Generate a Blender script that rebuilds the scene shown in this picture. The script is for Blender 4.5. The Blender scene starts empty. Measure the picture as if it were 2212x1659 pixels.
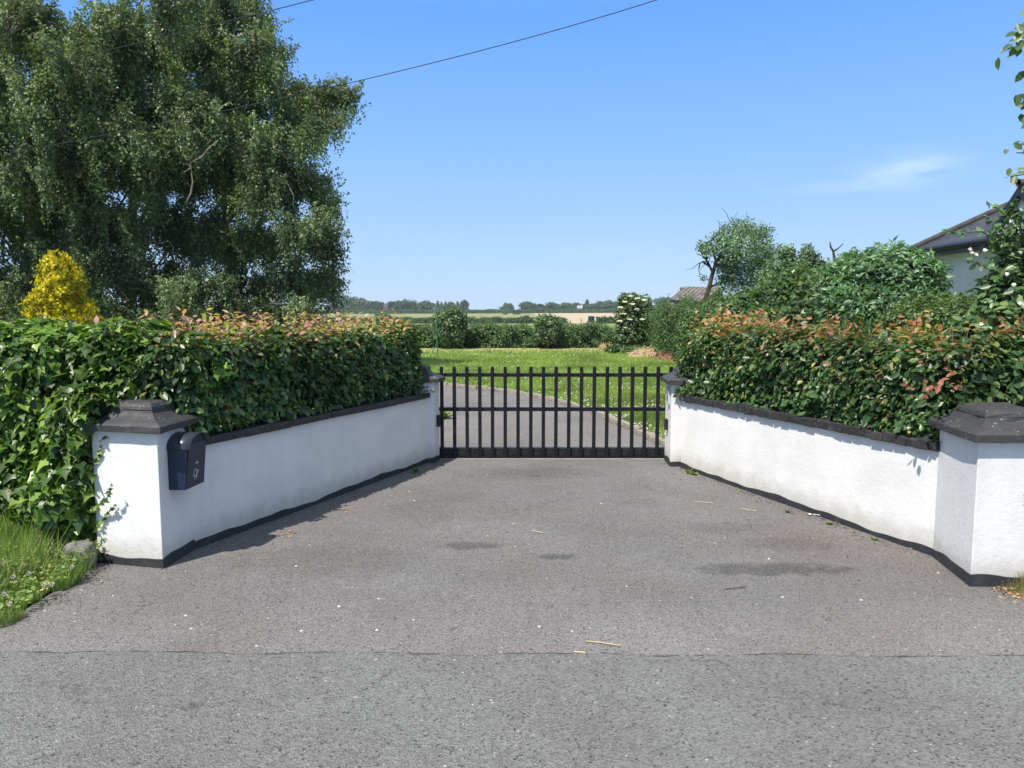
import bpy, bmesh, math
import numpy as np
from mathutils import Vector
R = math.radians
sc = bpy.context.scene
col = sc.collection
rng = np.random.default_rng(7)

# ------------------------------------------------------------------ camera
CAM_H, PITCH, FPX = 1.9, R(5.6), 1600.0          # FPX: focal length in the 2212 px wide working frame
cam_d = bpy.data.cameras.new('camera'); cam = bpy.data.objects.new('camera', cam_d); col.objects.link(cam)
cam_d.sensor_width = 36; cam_d.lens = FPX / 2212 * 36; cam_d.clip_start = .05; cam_d.clip_end = 6000
cam.location = (0, 0, CAM_H); cam.rotation_euler = (R(90) - PITCH, 0, 0)
sc.camera = cam
# ------------------------------------------------------------------ light
SUN_EL, SUN_AZ = R(58), R(218)                    # azimuth clockwise from +Y: behind the camera, to the left
sdir = Vector((math.sin(SUN_AZ) * math.cos(SUN_EL), math.cos(SUN_AZ) * math.cos(SUN_EL), math.sin(SUN_EL)))
sl = bpy.data.lights.new('sun', 'SUN'); sl.energy = 4.1; sl.angle = R(.5); sl.color = (1, .945, .865)
so = bpy.data.objects.new('sun', sl); col.objects.link(so)
so.rotation_euler = sdir.to_track_quat('Z', 'Y').to_euler()
sc.view_settings.view_transform = 'Standard'; sc.view_settings.look = 'None'
sc.view_settings.exposure = .72; sc.view_settings.gamma = 1
sc.cycles.use_denoising = True
sc.cycles.max_bounces = 6; sc.cycles.transparent_max_bounces = 6; sc.cycles.volume_bounces = 0
w = bpy.data.worlds.new('World'); sc.world = w; w.use_nodes = True
nt = w.node_tree; nt.nodes.clear()
def nd(nt, t, **k):
    n = nt.nodes.new(t)
    for a, v in k.items():
        if a in n.bl_rna.properties: setattr(n, a, v)
        else: n.inputs[a.replace('_', ' ')].default_value = v
    return n
out = nd(nt, 'ShaderNodeOutputWorld'); bg = nd(nt, 'ShaderNodeBackground', Strength=.105)
sky = nd(nt, 'ShaderNodeTexSky', sky_type='NISHITA', sun_disc=False, sun_elevation=SUN_EL, sun_rotation=SUN_AZ,
         air_density=1.0, dust_density=.1, ozone_density=2.5, altitude=30)
hs = nd(nt, 'ShaderNodeMix', data_type='RGBA'); hs.inputs['Factor'].default_value = .9       # cleaner, bluer summer air than the plain sky model
geo = nd(nt, 'ShaderNodeTexCoord'); sz_ = nd(nt, 'ShaderNodeSeparateXYZ'); nt.links.new(geo.outputs['Generated'], sz_.inputs[0])
zr = nd(nt, 'ShaderNodeValToRGB'); nt.links.new(sz_.outputs[2], zr.inputs[0])
for p_, c_ in ((0, (2.95, 4.15, 5.8)), (.06, (2.6, 3.95, 5.9)), (.2, (1.65, 3.3, 6.4)), (.36, (.9, 2.45, 6.3)), (.55, (2.9, 3.5, 4.5)), (1, (3.3, 3.7, 4.3))):
    el_ = zr.color_ramp.elements[0] if p_ == 0 else zr.color_ramp.elements[-1] if p_ == 1 else zr.color_ramp.elements.new(p_)
    el_.position = p_; el_.color = (*c_, 1)
nt.links.new(sky.outputs[0], hs.inputs['A']); nt.links.new(zr.outputs[0], hs.inputs['B'])
# a thin wisp of high cloud low in the sky on the right
tc = nd(nt, 'ShaderNodeTexCoord'); mp = nd(nt, 'ShaderNodeMapping'); mp.inputs['Scale'].default_value = (6, 6, 30)
mp.inputs['Rotation'].default_value = (0, R(-8), 0)
nz = nd(nt, 'ShaderNodeTexNoise', Scale=1.6, Detail=6, Roughness=.6)
nt.links.new(tc.outputs['Generated'], mp.inputs[0]); nt.links.new(mp.outputs[0], nz.inputs['Vector'])
def cloud_mask(d, sx, sz, amp):
    sub = nd(nt, 'ShaderNodeVectorMath', operation='SUBTRACT'); sub.inputs[1].default_value = d
    mul = nd(nt, 'ShaderNodeVectorMath', operation='MULTIPLY'); mul.inputs[1].default_value = (1 / sx, 1 / sx, 1 / sz)
    ln = nd(nt, 'ShaderNodeVectorMath', operation='LENGTH')
    mr = nd(nt, 'ShaderNodeMapRange', interpolation_type='SMOOTHSTEP'); mr.inputs[1].default_value = 1; mr.inputs[2].default_value = .1
    mr.inputs[3].default_value = 0; mr.inputs[4].default_value = amp
    nt.links.new(tc.outputs['Generated'], sub.inputs[0]); nt.links.new(sub.outputs[0], mul.inputs[0])
    nt.links.new(mul.outputs[0], ln.inputs[0]); nt.links.new(ln.outputs['Value'], mr.inputs[0]); return mr
def ray(x, y):
    u = (x - 1106) / FPX; v = (829.5 - y) / FPX; c, s = math.cos(PITCH), math.sin(PITCH)
    return Vector((u, c + v * s, -s + v * c))
mA = cloud_mask(ray(1960, 365).normalized(), .085, .033, 1.0); mB = cloud_mask(ray(1800, 405).normalized(), .09, .014, .5)
mC = cloud_mask(ray(1400, 545).normalized(), .2, .03, .35)
add = nd(nt, 'ShaderNodeMath', operation='ADD'); nt.links.new(mA.outputs[0], add.inputs[0]); nt.links.new(mB.outputs[0], add.inputs[1])
ad2 = nd(nt, 'ShaderNodeMath', operation='ADD'); nt.links.new(add.outputs[0], ad2.inputs[0]); nt.links.new(mC.outputs[0], ad2.inputs[1])
nr = nd(nt, 'ShaderNodeMapRange'); nr.inputs[1].default_value = .36; nr.inputs[2].default_value = .7; nr.inputs[4].default_value = .36
nt.links.new(nz.outputs['Fac'], nr.inputs[0])
mm = nd(nt, 'ShaderNodeMath', operation='MULTIPLY'); nt.links.new(nr.outputs[0], mm.inputs[0]); nt.links.new(ad2.outputs[0], mm.inputs[1])
mx = nd(nt, 'ShaderNodeMix', data_type='RGBA'); mx.inputs['B'].default_value = (6.6, 7.2, 8.4, 1)
nt.links.new(mm.outputs[0], mx.inputs['Factor']); nt.links.new(hs.outputs['Result'], mx.inputs['A'])
nt.links.new(mx.outputs['Result'], bg.inputs['Color']); nt.links.new(bg.outputs[0], out.inputs[0])

# ------------------------------------------------------------------ geometry from the survey of the place
def G(x, y, z=0.0):
    d = ray(x, y); t = (z - CAM_H) / d.z; return Vector((d.x * t, d.y * t, z))
def at(x, y, Y):
    d = ray(x, y); t = Y / d.y; return Vector((d.x * t, Y, CAM_H + d.z * t))
def sstep(a, b, x):
    t = np.clip((np.asarray(x, float) - a) / (b - a), 0, 1); return t * t * (3 - 2 * t)
def terr(X, Y):
    Y = np.asarray(Y, float); X = np.asarray(X, float)
    z = -2.1 * sstep(50, 220, Y) + 2.6 * sstep(430, 640, Y) + .5 * sstep(640, 1500, Y)
    return z + .0035 * np.clip(X, -200, 300) * sstep(350, 620, Y) - .05

# ------------------------------------------------------------------ object helpers
def link(o, parent=None, mat=None):
    col.objects.link(o)
    if parent: o.parent = parent
    if mat: o.data.materials.append(mat)
    return o
def tag(o, label, cat, group=None):
    o['label'] = label; o['category'] = cat
    if group: o['group'] = group
    return o
def kind(o, k): o['kind'] = k; return o
def thing(name, label, cat, loc=(0, 0, 0), rz=0, group=None):
    o = bpy.data.objects.new(name, None); col.objects.link(o); o.empty_display_size = .2
    o.location = loc; o.rotation_euler = (0, 0, rz); return tag(o, label, cat, group)
def mesh_np(name, V, F, mat=None, parent=None, smooth=False):
    """V (n,3) array, F (m,k) array of equally long faces."""
    V = np.asarray(V, np.float32); F = np.asarray(F, np.int32); me = bpy.data.meshes.new(name)
    me.vertices.add(len(V)); me.vertices.foreach_set('co', V.ravel())
    me.loops.add(F.size); me.loops.foreach_set('vertex_index', F.ravel())
    me.polygons.add(len(F)); me.polygons.foreach_set('loop_start', np.arange(0, F.size, F.shape[1], dtype=np.int32))
    me.update(calc_edges=True)
    if smooth: me.polygons.foreach_set('use_smooth', np.ones(len(F), bool))
    return link(bpy.data.objects.new(name, me), parent, mat)
def mesh_py(name, V, F, mat=None, parent=None, smooth=False):
    me = bpy.data.meshes.new(name); me.from_pydata([tuple(v) for v in V], [], F); me.update()
    if smooth:
        for p in me.polygons: p.use_smooth = True
    return link(bpy.data.objects.new(name, me), parent, mat)
def mesh_bm(name, bm, mat=None, parent=None, smooth=False, bevel=0):
    bmesh.ops.recalc_face_normals(bm, faces=bm.faces)
    me = bpy.data.meshes.new(name); bm.to_mesh(me); bm.free()
    if smooth:
        for p in me.polygons: p.use_smooth = True
    o = link(bpy.data.objects.new(name, me), parent, mat)
    if bevel:
        m = o.modifiers.new('bevel', 'BEVEL'); m.width = bevel; m.segments = 2; m.limit_method = 'ANGLE'
    return o
def bm_box(bm, x0, x1, y0, y1, z0, z1):
    v = [bm.verts.new(p) for p in ((x0,y0,z0),(x1,y0,z0),(x1,y1,z0),(x0,y1,z0),(x0,y0,z1),(x1,y0,z1),(x1,y1,z1),(x0,y1,z1))]
    for f in ((3,2,1,0),(4,5,6,7),(0,1,5,4),(1,2,6,5),(2,3,7,6),(3,0,4,7)): bm.faces.new([v[i] for i in f])
    return v
def tube_arrays(pts, rad, n=6):
    pts = np.asarray(pts, float); k = len(pts); rad = np.broadcast_to(np.asarray(rad, float), (k,))
    T = np.gradient(pts, axis=0); T /= np.linalg.norm(T, axis=1)[:, None] + 1e-9
    ref = np.array([0, 0, 1.]) if abs(T[:, 2]).mean() < .8 else np.array([0, 1., 0])
    A = np.cross(T, ref); A /= np.linalg.norm(A, axis=1)[:, None] + 1e-9; B = np.cross(T, A)
    a = np.arange(n) * 2 * math.pi / n
    V = pts[:, None] + rad[:, None, None] * (np.cos(a)[None, :, None] * A[:, None] + np.sin(a)[None, :, None] * B[:, None])
    i, j = np.meshgrid(np.arange(k - 1), np.arange(n), indexing='ij'); j2 = (j + 1) % n
    F = np.stack([i * n + j, i * n + j2, (i + 1) * n + j2, (i + 1) * n + j], -1).reshape(-1, 4)
    return V.reshape(-1, 3), F
def tubes(name, lst, mat, parent=None, n=6):
    """one mesh from a list of (points, radii)"""
    Vs, Fs, o = [], [], 0
    for p, r in lst:
        V, F = tube_arrays(p, r, n); Vs.append(V); Fs.append(F + o); o += len(V)
    return mesh_np(name, np.concatenate(Vs), np.concatenate(Fs), mat, parent, True)
def bend(p, q, k=5, j=.06, sag=0.0):
    p, q = np.asarray(p, float), np.asarray(q, float); t = np.linspace(0, 1, k)[:, None]; L = np.linalg.norm(q - p)
    P = p + (q - p) * t; P[1:-1] += rng.normal(0, j * L, (k - 2, 3)); P[:, 2] += sag * L * 4 * (t * (1 - t))[:, 0]; return P

# ------------------------------------------------------------------ materials
def mat(name, rough=.8, spec=.3):
    m = bpy.data.materials.new(name); m.use_nodes = True; n = m.node_tree; n.nodes.clear()
    o = nd(n, 'ShaderNodeOutputMaterial'); b = nd(n, 'ShaderNodeBsdfPrincipled'); n.links.new(b.outputs[0], o.inputs[0])
    b.inputs['Roughness'].default_value = rough; b.inputs['Specular IOR Level'].default_value = spec
    return m, n, b, o
def ramp(n, stops, interp='LINEAR'):
    r = nd(n, 'ShaderNodeValToRGB'); e = r.color_ramp; e.interpolation = interp
    while len(e.elements) < len(stops): e.elements.new(.5)
    for el, (p, c) in zip(e.elements, stops): el.position = p; el.color = (*c, 1)
    return r
def noise(n, scale, detail=4, rough=.55, coord=None, dist=0):
    t = nd(n, 'ShaderNodeTexNoise', Scale=scale, Detail=detail, Roughness=rough, Distortion=dist)
    if coord is not None: n.links.new(coord, t.inputs['Vector'])
    return t
def objco(n): return nd(n, 'ShaderNodeTexCoord').outputs['Object']
def mixc(n, fac, a, b, blend='MIX'):
    m = nd(n, 'ShaderNodeMix', data_type='RGBA', blend_type=blend)
    for s, v in (('Factor', fac), ('A', a), ('B', b)):
        if isinstance(v, (tuple, float, int)):
            m.inputs[s].default_value = (*v, 1) if isinstance(v, tuple) else v
        else: n.links.new(v, m.inputs[s])
    return m.outputs['Result']
def mrange(n, v, a, b, c=0., d=1., smooth=False):
    m = nd(n, 'ShaderNodeMapRange', interpolation_type='SMOOTHSTEP' if smooth else 'LINEAR'); n.links.new(v, m.inputs[0])
    for i, x in enumerate((a, b, c, d)): m.inputs[i + 1].default_value = x
    return m.outputs[0]
def math_(n, op, a, b=0.):
    m = nd(n, 'ShaderNodeMath', operation=op)
    for i, v in enumerate((a, b)):
        if isinstance(v, (float, int)): m.inputs[i].default_value = v
        else: n.links.new(v, m.inputs[i])
    return m.outputs[0]
def bump(n, b, h, strength=.3, dist=.01):
    k = nd(n, 'ShaderNodeBump', Strength=strength, Distance=dist); n.links.new(h, k.inputs['Height']); n.links.new(k.outputs[0], b.inputs['Normal'])
def leafmat(name, stops, trans=.3, rough=.42, spec=.45, patch=1.2, patch_amt=.35):
    m, n, b, o = mat(name, rough, spec)
    g = nd(n, 'ShaderNodeNewGeometry'); r = ramp(n, stops); n.links.new(g.outputs['Random Per Island'], r.inputs[0])
    nz = noise(n, patch, 2, .5, objco(n)); f = mrange(n, nz.outputs['Fac'], .35, .65, 1 - patch_amt, 1 + patch_amt * .6)
    v = nd(n, 'ShaderNodeVectorMath', operation='SCALE'); n.links.new(r.outputs[0], v.inputs[0]); n.links.new(f, v.inputs['Scale'])
    n.links.new(v.outputs[0], b.inputs['Base Color'])
    tr = nd(n, 'ShaderNodeBsdfTranslucent'); t2 = mixc(n, 1.0, v.outputs[0], (1.5, 1.6, .55), 'MULTIPLY'); n.links.new(t2, tr.inputs[0])
    mxs = nd(n, 'ShaderNodeMixShader'); mxs.inputs[0].default_value = trans
    n.links.new(b.outputs[0], mxs.inputs[1]); n.links.new(tr.outputs[0], mxs.inputs[2]); n.links.new(mxs.outputs[0], o.inputs[0]); return m
def plain(name, c, rough=.7, spec=.3, var=.25, scale=6, bs=0., bscale=60):
    m, n, b, o = mat(name, rough, spec); co = objco(n); nz = noise(n, scale, 5, .6, co)
    r = ramp(n, [(.3, tuple(x * (1 - var) for x in c)), (.7, tuple(min(1, x * (1 + var)) for x in c))])
    n.links.new(nz.outputs['Fac'], r.inputs[0]); n.links.new(r.outputs[0], b.inputs['Base Color'])
    if bs: bump(n, b, noise(n, bscale, 4, .6, co).outputs['Fac'], bs)
    return m

def asphalt(name, dark, light, cell, chips, stains=False, warm=None):
    m, n, b, o = mat(name, .85, .25); co = objco(n)
    v = nd(n, 'ShaderNodeTexVoronoi', Scale=cell); n.links.new(co, v.inputs['Vector'])
    sep = nd(n, 'ShaderNodeSeparateColor'); n.links.new(v.outputs['Color'], sep.inputs[0])
    fine = noise(n, cell * .9, 3, .7, co)
    t = math_(n, 'ADD', math_(n, 'MULTIPLY', sep.outputs[0], .55), math_(n, 'MULTIPLY', fine.outputs['Fac'], .5))
    r = ramp(n, [(.2, dark), (.85, light)]); n.links.new(t, r.inputs[0]); c = r.outputs[0]
    big = noise(n, .9, 5, .6, co); c = mixc(n, mrange(n, big.outputs['Fac'], .35, .7, 0, 1), c, mixc(n, 1.0, c, (.80, .78, .77), 'MULTIPLY'))
    if warm is not None:
        b2 = noise(n, .55, 4, .6, co, .5); c = mixc(n, mrange(n, b2.outputs['Fac'], .42, .68, 0, .8), c, mixc(n, 1.0, c, warm, 'MULTIPLY'))
    c = mixc(n, mrange(n, sep.outputs[1], chips, chips + .004, 0, .85), c, (.5, .49, .46))          # pale chips
    c = mixc(n, mrange(n, sep.outputs[2], .965, .97, 0, .7), c, (.02, .02, .022))
    if stains:
        sx = nd(n, 'ShaderNodeSeparateXYZ'); n.links.new(co, sx.inputs[0]); wob = noise(n, 5.5, 8, .78, co)
        for (x, y, rx, ry, a) in ((1.93, 5.33, .75, .17, .85), (-.32, 5.88, .3, .14, .75), (.38, 5.6, .2, .08, .8), (1.9, 6.4, .55, .2, .3), (2.3, 5.9, .5, .22, .3),
                                  (-1.5, 5.5, .9, .5, .28), (.2, 8.6, 1.2, .4, .25), (-.9, 6.9, .5, .5, .22), (1.3, 7.2, .35, .25, .25), (.27, 8.45, .1, .06, .5)):
            ex = math_(n, 'DIVIDE', math_(n, 'SUBTRACT', sx.outputs[0], x), rx); ey = math_(n, 'DIVIDE', math_(n, 'SUBTRACT', sx.outputs[1], y), ry)
            q = math_(n, 'ADD', math_(n, 'MULTIPLY', ex, ex), math_(n, 'MULTIPLY', ey, ey)); q = math_(n, 'ADD', q, math_(n, 'MULTIPLY', wob.outputs['Fac'], 3.2))
            c = mixc(n, mrange(n, q, 2.6, 1.7, 0, a, True), c, mixc(n, 1.0, c, (.5, .5, .5), 'MULTIPLY'))
        spots = nd(n, 'ShaderNodeTexVoronoi', Scale=1.7); n.links.new(co, spots.inputs['Vector'])
        s2 = nd(n, 'ShaderNodeSeparateColor'); n.links.new(spots.outputs['Color'], s2.inputs[0])
        rad = math_(n, 'MULTIPLY', s2.outputs[0], .055); dd = math_(n, 'ADD', spots.outputs['Distance'], math_(n, 'MULTIPLY', noise(n, 40, 3, .6, co).outputs['Fac'], .03))
        c = mixc(n, math_(n, 'MULTIPLY', math_(n, 'LESS_THAN', dd, rad), math_(n, 'MULTIPLY', s2.outputs[1], .55)), c, (.4, .39, .37))
        near = mrange(n, sx.outputs[1], 4.9, 4.1, 0, .55, True); c = mixc(n, near, c, mixc(n, 1.0, c, (1.28, 1.25, 1.25), 'MULTIPLY'))   # grit dragged from the road
    wv = noise(n, 1.1, 6, .7, co); wc = nd(n, 'ShaderNodeVectorMath', operation='SCALE'); n.links.new(wv.outputs['Color'], wc.inputs[0]); wc.inputs['Scale'].default_value = .9
    wa = nd(n, 'ShaderNodeVectorMath', operation='ADD'); n.links.new(co, wa.inputs[0]); n.links.new(wc.outputs[0], wa.inputs[1]); cr = nd(n, 'ShaderNodeTexVoronoi', Scale=.42, feature='DISTANCE_TO_EDGE'); n.links.new(wa.outputs[0], cr.inputs['Vector'])
    c = mixc(n, math_(n, 'MULTIPLY', mrange(n, cr.outputs['Distance'], .004, .0015, 0, .55), mrange(n, wv.outputs['Fac'], .5, .56)), c, (.05, .047, .044))
    mid = noise(n, 14, 5, .75, co); c = mixc(n, mrange(n, mid.outputs['Fac'], .45, .75, 0, .55), c, mixc(n, 1.0, c, (.76, .76, .76), 'MULTIPLY'))
    n.links.new(c, b.inputs['Base Color'])
    h = math_(n, 'ADD', v.outputs['Distance'], math_(n, 'MULTIPLY', fine.outputs['Fac'], .6)); bump(n, b, h, .7, .012); return m

M = {}
M['road'] = asphalt('road asphalt', (.118, .121, .114), (.24, .245, .233), 95, .996)
M['drive'] = asphalt('driveway tarmac', (.119, .116, .113), (.262, .255, .249), 120, .996, True, (.96, .89, .86))
M['lane'] = asphalt('lane tarmac', (.12, .113, .108), (.26, .25, .24), 110, .99, False, (1.25, 1.22, 1.2))
def white_render():
    m, n, b, o = mat('white painted render', .75, .25); co = objco(n)
    c = mixc(n, mrange(n, noise(n, 2.2, 6, .65, co).outputs['Fac'], .4, .75), (.78, .77, .745), (.67, .66, .63))
    sx = nd(n, 'ShaderNodeSeparateXYZ'); n.links.new(co, sx.inputs[0])
    st = nd(n, 'ShaderNodeMapping'); st.inputs['Scale'].default_value = (9, 9, .8); n.links.new(co, st.inputs[0])
    c = mixc(n, mrange(n, noise(n, 1.5, 4, .6, st.outputs[0]).outputs['Fac'], .55, .8, 0, .4), c, (.64, .64, .60))
    base = mrange(n, math_(n, 'ADD', sx.outputs[2], math_(n, 'MULTIPLY', noise(n, 7, 5, .7, co).outputs['Fac'], .3)), .42, .2, 0, .6, True)
    c = mixc(n, base, c, (.42, .40, .33)); n.links.new(c, b.inputs['Base Color'])
    h = math_(n, 'ADD', noise(n, 150, 3, .7, co).outputs['Fac'], math_(n, 'MULTIPLY', noise(n, 30, 3, .6, co).outputs['Fac'], 1.2)); bump(n, b, h, .35, .008); return m
M['white'] = white_render()
def blackpaint(name, c, moss=.35):
    m, n, b, o = mat(name, .55, .4); co = objco(n)
    k = mixc(n, mrange(n, noise(n, 9, 6, .7, co).outputs['Fac'], .5, .75, 0, moss), c, (.115, .102, .085))
    k = mixc(n, mrange(n, noise(n, 26, 4, .7, co).outputs['Fac'], .68, .74, 0, moss), k, (.3, .29, .26)); n.links.new(k, b.inputs['Base Color'])
    vs_ = nd(n, 'ShaderNodeTexVoronoi', Scale=38); n.links.new(co, vs_.inputs['Vector']); k2 = nd(n, 'ShaderNodeSeparateColor'); n.links.new(vs_.outputs['Color'], k2.inputs[0])
    dd = math_(n, 'ADD', vs_.outputs['Distance'], math_(n, 'MULTIPLY', noise(n, 90, 3, .6, co).outputs['Fac'], .25)); sp = math_(n, 'MULTIPLY', math_(n, 'LESS_THAN', dd, .34), math_(n, 'GREATER_THAN', k2.outputs[0], .9))
    k = mixc(n, math_(n, 'MULTIPLY', sp, moss), k, (.42, .41, .37)); n.links.new(k, b.inputs['Base Color'])
    bump(n, b, noise(n, 70, 5, .7, co).outputs['Fac'], .4); return m
M['cap'] = blackpaint('weathered black cap paint', (.045, .045, .047), .6)
M['plinth'] = blackpaint('black plinth paint', (.03, .032, .037), .35)
M['coping'] = blackpaint('black coping paint', (.028, .028, .029), .6)
M['gate'] = plain('black gate paint', (.009, .010, .013), .45, .28, .3, 20, .05)
M['gatedirty'] = plain('black gate paint with algae', (.014, .018, .015), .5, .3, .5, 14, .08)
M['post'] = plain('dark blue-black enamel', (.010, .019, .050), .32, .5, .1, 4)
M['steel'] = plain('bright steel', (.62, .62, .62), .3, .5, .1, 8); M['steel'].node_tree.nodes['Principled BSDF'].inputs['Metallic'].default_value = .9
M['grey_print'] = plain('grey print', (.5, .52, .55), .6)
M['plastic'] = plain('black plastic', (.018, .019, .022), .5); M['panel'] = plain('pale grey panel', (.42, .44, .46), .45)
M['dark_core'] = plain('wood and old leaves darkened as shade', (.016, .02, .009), .95, .05, .5, 8, .5, 25)  # dark_core: inner wood and old leaves, with shade put into the dark colour
M['twig'] = plain('brown twigs', (.11, .075, .045), .85, .1, .3, 20); M['pinktwig'] = plain('young red twigs', (.28, .13, .09), .7, .2, .3, 20)
M['birchbark'] = plain('pale birch bark', (.34, .28, .23), .8, .2, .4, 5, .3, 20); M['bark'] = plain('dark bark', (.06, .05, .04), .9, .1, .4, 8, .6, 20)
M['beech'] = leafmat('beech leaves', [(0, (0.031, 0.077, 0.028)), (.45, (0.060, 0.132, 0.039)), (.8, (0.104, 0.187, 0.051)), (.95, (0.208, 0.266, 0.061)), (1, (0.381, 0.295, 0.106))], .28, .36, .5)
M['beech_young'] = leafmat('young copper beech leaves', [(0, (.42, .13, .095)), (.3, (.5, .22, .16)), (.5, (.55, .33, .23)), (.62, (.40, .32, .08)), (.8, (.24, .30, .07)), (1, (.48, .17, .13))], .4, .42, .4)
M['beech_pale'] = leafmat('pale young beech leaves', [(0, (.5, .2, .17)), (.25, (.62, .36, .3)), (.45, (.6, .42, .28)), (.6, (.42, .44, .14)), (.8, (.3, .38, .1)), (1, (.55, .22, .18))], .4, .42, .4)
M['ivy'] = leafmat('ivy leaves', [(0, (0.023, 0.063, 0.010)), (.5, (0.065, 0.135, 0.021)), (.85, (0.160, 0.270, 0.039)), (1, (0.319, 0.435, 0.104))], .3, .38, .42)  # ramp ends put shaded gaps and yellow-green highlights into the leaf colour
M['birch'] = leafmat('birch leaves', [(0, (0.073, 0.112, 0.052)), (.5, (0.122, 0.181, 0.083)), (.9, (0.215, 0.268, 0.133)), (1, (0.409, 0.409, 0.235))], .3, .5, .25, .7, .55)  # strong patch contrast paints sunlit and shaded clumps into the leaf colour
M['gold'] = leafmat('golden conifer sprays', [(0, (.16, .17, .012)), (.35, (.42, .36, .015)), (.8, (.68, .55, .025)), (1, (.8, .68, .06))], .35, .6, .2, 4, .5)
M['hedge_far'] = leafmat('hawthorn leaves', [(0, (0.040, 0.085, 0.031)), (.6, (0.080, 0.160, 0.049)), (1, (0.181, 0.264, 0.086))], .25, .45, .4, .8)
M['elder'] = leafmat('elder leaves', [(0, (0.052, 0.102, 0.044)), (.6, (0.103, 0.174, 0.069)), (1, (0.223, 0.290, 0.138))], .3, .4, .45)
M['sycamore'] = leafmat('broad green leaves', [(0, (0.045, 0.096, 0.036)), (.6, (0.090, 0.162, 0.054)), (1, (0.178, 0.252, 0.090))], .3, .38, .45)
M['lance'] = leafmat('long grey-green leaves', [(0, (0.055, 0.123, 0.055)), (.6, (0.109, 0.215, 0.091)), (1, (0.290, 0.429, 0.254))], .3, .38, .45)
M['oldtree'] = leafmat('grey-green apple leaves', [(0, (0.071, 0.131, 0.071)), (.6, (0.144, 0.239, 0.120)), (1, (0.310, 0.430, 0.263))], .3, .42, .4)
M['fartree'] = leafmat('far tree foliage', [(0, (0.033, 0.078, 0.029)), (.6, (0.068, 0.139, 0.046)), (1, (0.128, 0.209, 0.079))], .2, .6, .2, .12)
M['fartree_pale'] = leafmat('pale far tree foliage', [(0, (.09, .13, .08)), (1, (.19, .24, .16))], .2, .6, .2, .12)
M['grass'] = leafmat('grass blades', [(0, (0.093, 0.182, 0.036)), (.6, (0.188, 0.288, 0.072)), (.92, (0.318, 0.393, 0.120)), (1, (0.788, 0.545, 0.384))], .35, .45, .35, 2)
M['lawnblades'] = leafmat('lawn grass blades', [(0, (0.171, 0.270, 0.050)), (.6, (0.243, 0.340, 0.081)), (.93, (0.324, 0.400, 0.135)), (1, (0.432, 0.430, 0.216))], .35, .5, .3, .5)
M['clover'] = plain('clover flower', (.62, .56, .5), .8, .1, .15, 60); M['cream'] = plain('cream blossom', (.6, .58, .38), .8, .1, .1, 30)
M['heap'] = plain('brown dry leaves', (.25, .15, .09), .9, .1, .4, 20); M['rosepetal'] = plain('white rose petals', (.6, .56, .52), .7); M['yellowpetal'] = plain('yellow petals', (.8, .6, .02), .6)
M['stone'] = plain('grey stone', (.18, .175, .155), .9, .15, .4, 14, .6, 40); M['kerb'] = plain('pale edging stone', (.27, .24, .195), .9, .15, .3, 8, .6, 40)
M['soil'] = plain('dry straw-coloured soil', (.33, .24, .15), .95, .1, .35, 5, .8, 15); M['chips'] = plain('red brown bark heap', (.20, .11, .065), .95, .1, .5, 9, .8, 18)
M['cable'] = plain('black cable', (.02, .02, .024), .6)
M['straw'] = plain('dry straw', (.5, .40, .22), .7); M['deadleaf'] = plain('dry orange leaf', (.36, .21, .11), .8, .1, .3, 20); M['bit'] = plain('pale scrap', (.5, .49, .46), .8)
M['greenpost'] = plain('green painted metal', (.025, .17, .09), .45, .4)

# ------------------------------------------------------------------ leaf tools
def nrm(v): return v / (np.linalg.norm(v, axis=-1, keepdims=True) + 1e-9)
T_OVATE = (np.array([(0,0,0),(-.27,.28,.07),(-.25,.66,.06),(0,1,-.04),(.25,.66,.06),(.27,.28,.07)]), np.array([(0,3,2,1),(0,5,4,3)]))
T_IVY = (np.array([(0,0,0),(-.34,-.12,.03),(-.54,.16,.0),(-.26,.40,.06),(0,1,-.1),(.26,.40,.06),(.54,.16,0),(.34,-.12,.03)]), np.array([(0,4,3,2,1),(0,7,6,5,4)]))
T_LANCE = (np.array([(0,0,0),(-.11,.4,.04),(0,1,-.12),(.11,.4,.04)]), np.array([(0,2,1),(0,3,2)]))
T_DIA = (np.array([(0,0,0),(-.36,.42,0.04),(0,1,0),(.36,.42,.04)]), np.array([(0,3,2,1)]))
T_LOBE = (np.array([(0,0,0),(-.5,.1,.04),(-.48,.5,0),(0,1,-.08),(.48,.5,0),(.5,.1,.04)]), np.array([(0,3,2,1),(0,5,4,3)]))
T_BLADE = (np.array([(-.06,0,0),(.06,0,0),(.05,.5,.09),(-.05,.5,.09),(.008,1,.36),(-.008,1,.36)]), np.array([(0,1,2,3),(3,2,4,5)]))
def leaves(name, P, N, D, size, tpl, m, parent=None):
    P, N, D = np.asarray(P, float), nrm(np.asarray(N, float)), np.asarray(D, float)
    D = nrm(D - (D * N).sum(1, keepdims=True) * N); S = np.cross(N, D); V0, F0 = tpl; size = np.broadcast_to(size, (len(P),))[:, None, None]
    V = P[:, None] + size * (V0[None, :, 0:1] * S[:, None] + V0[None, :, 1:2] * D[:, None] + V0[None, :, 2:3] * N[:, None])
    F = (np.arange(len(P)) * len(V0))[:, None, None] + F0[None]
    return mesh_np(name, V.reshape(-1, 3), F.reshape(-1, F0.shape[1]), m, parent)
def lump(P, s, seed=0):
    P = np.asarray(P, float) / s; r = np.random.default_rng(seed); a = np.zeros(len(P))
    for k in range(5):
        d = r.normal(size=3); d /= np.linalg.norm(d); a += np.sin(P @ d * (1 + .6 * k) * 3 + r.uniform(0, 6.28)) / (1 + .5 * k)
    return a / 2.2
def jit(N, amt): return nrm(N + rng.normal(0, amt, N.shape))
UP = np.array([0, 0, 1.])

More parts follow.
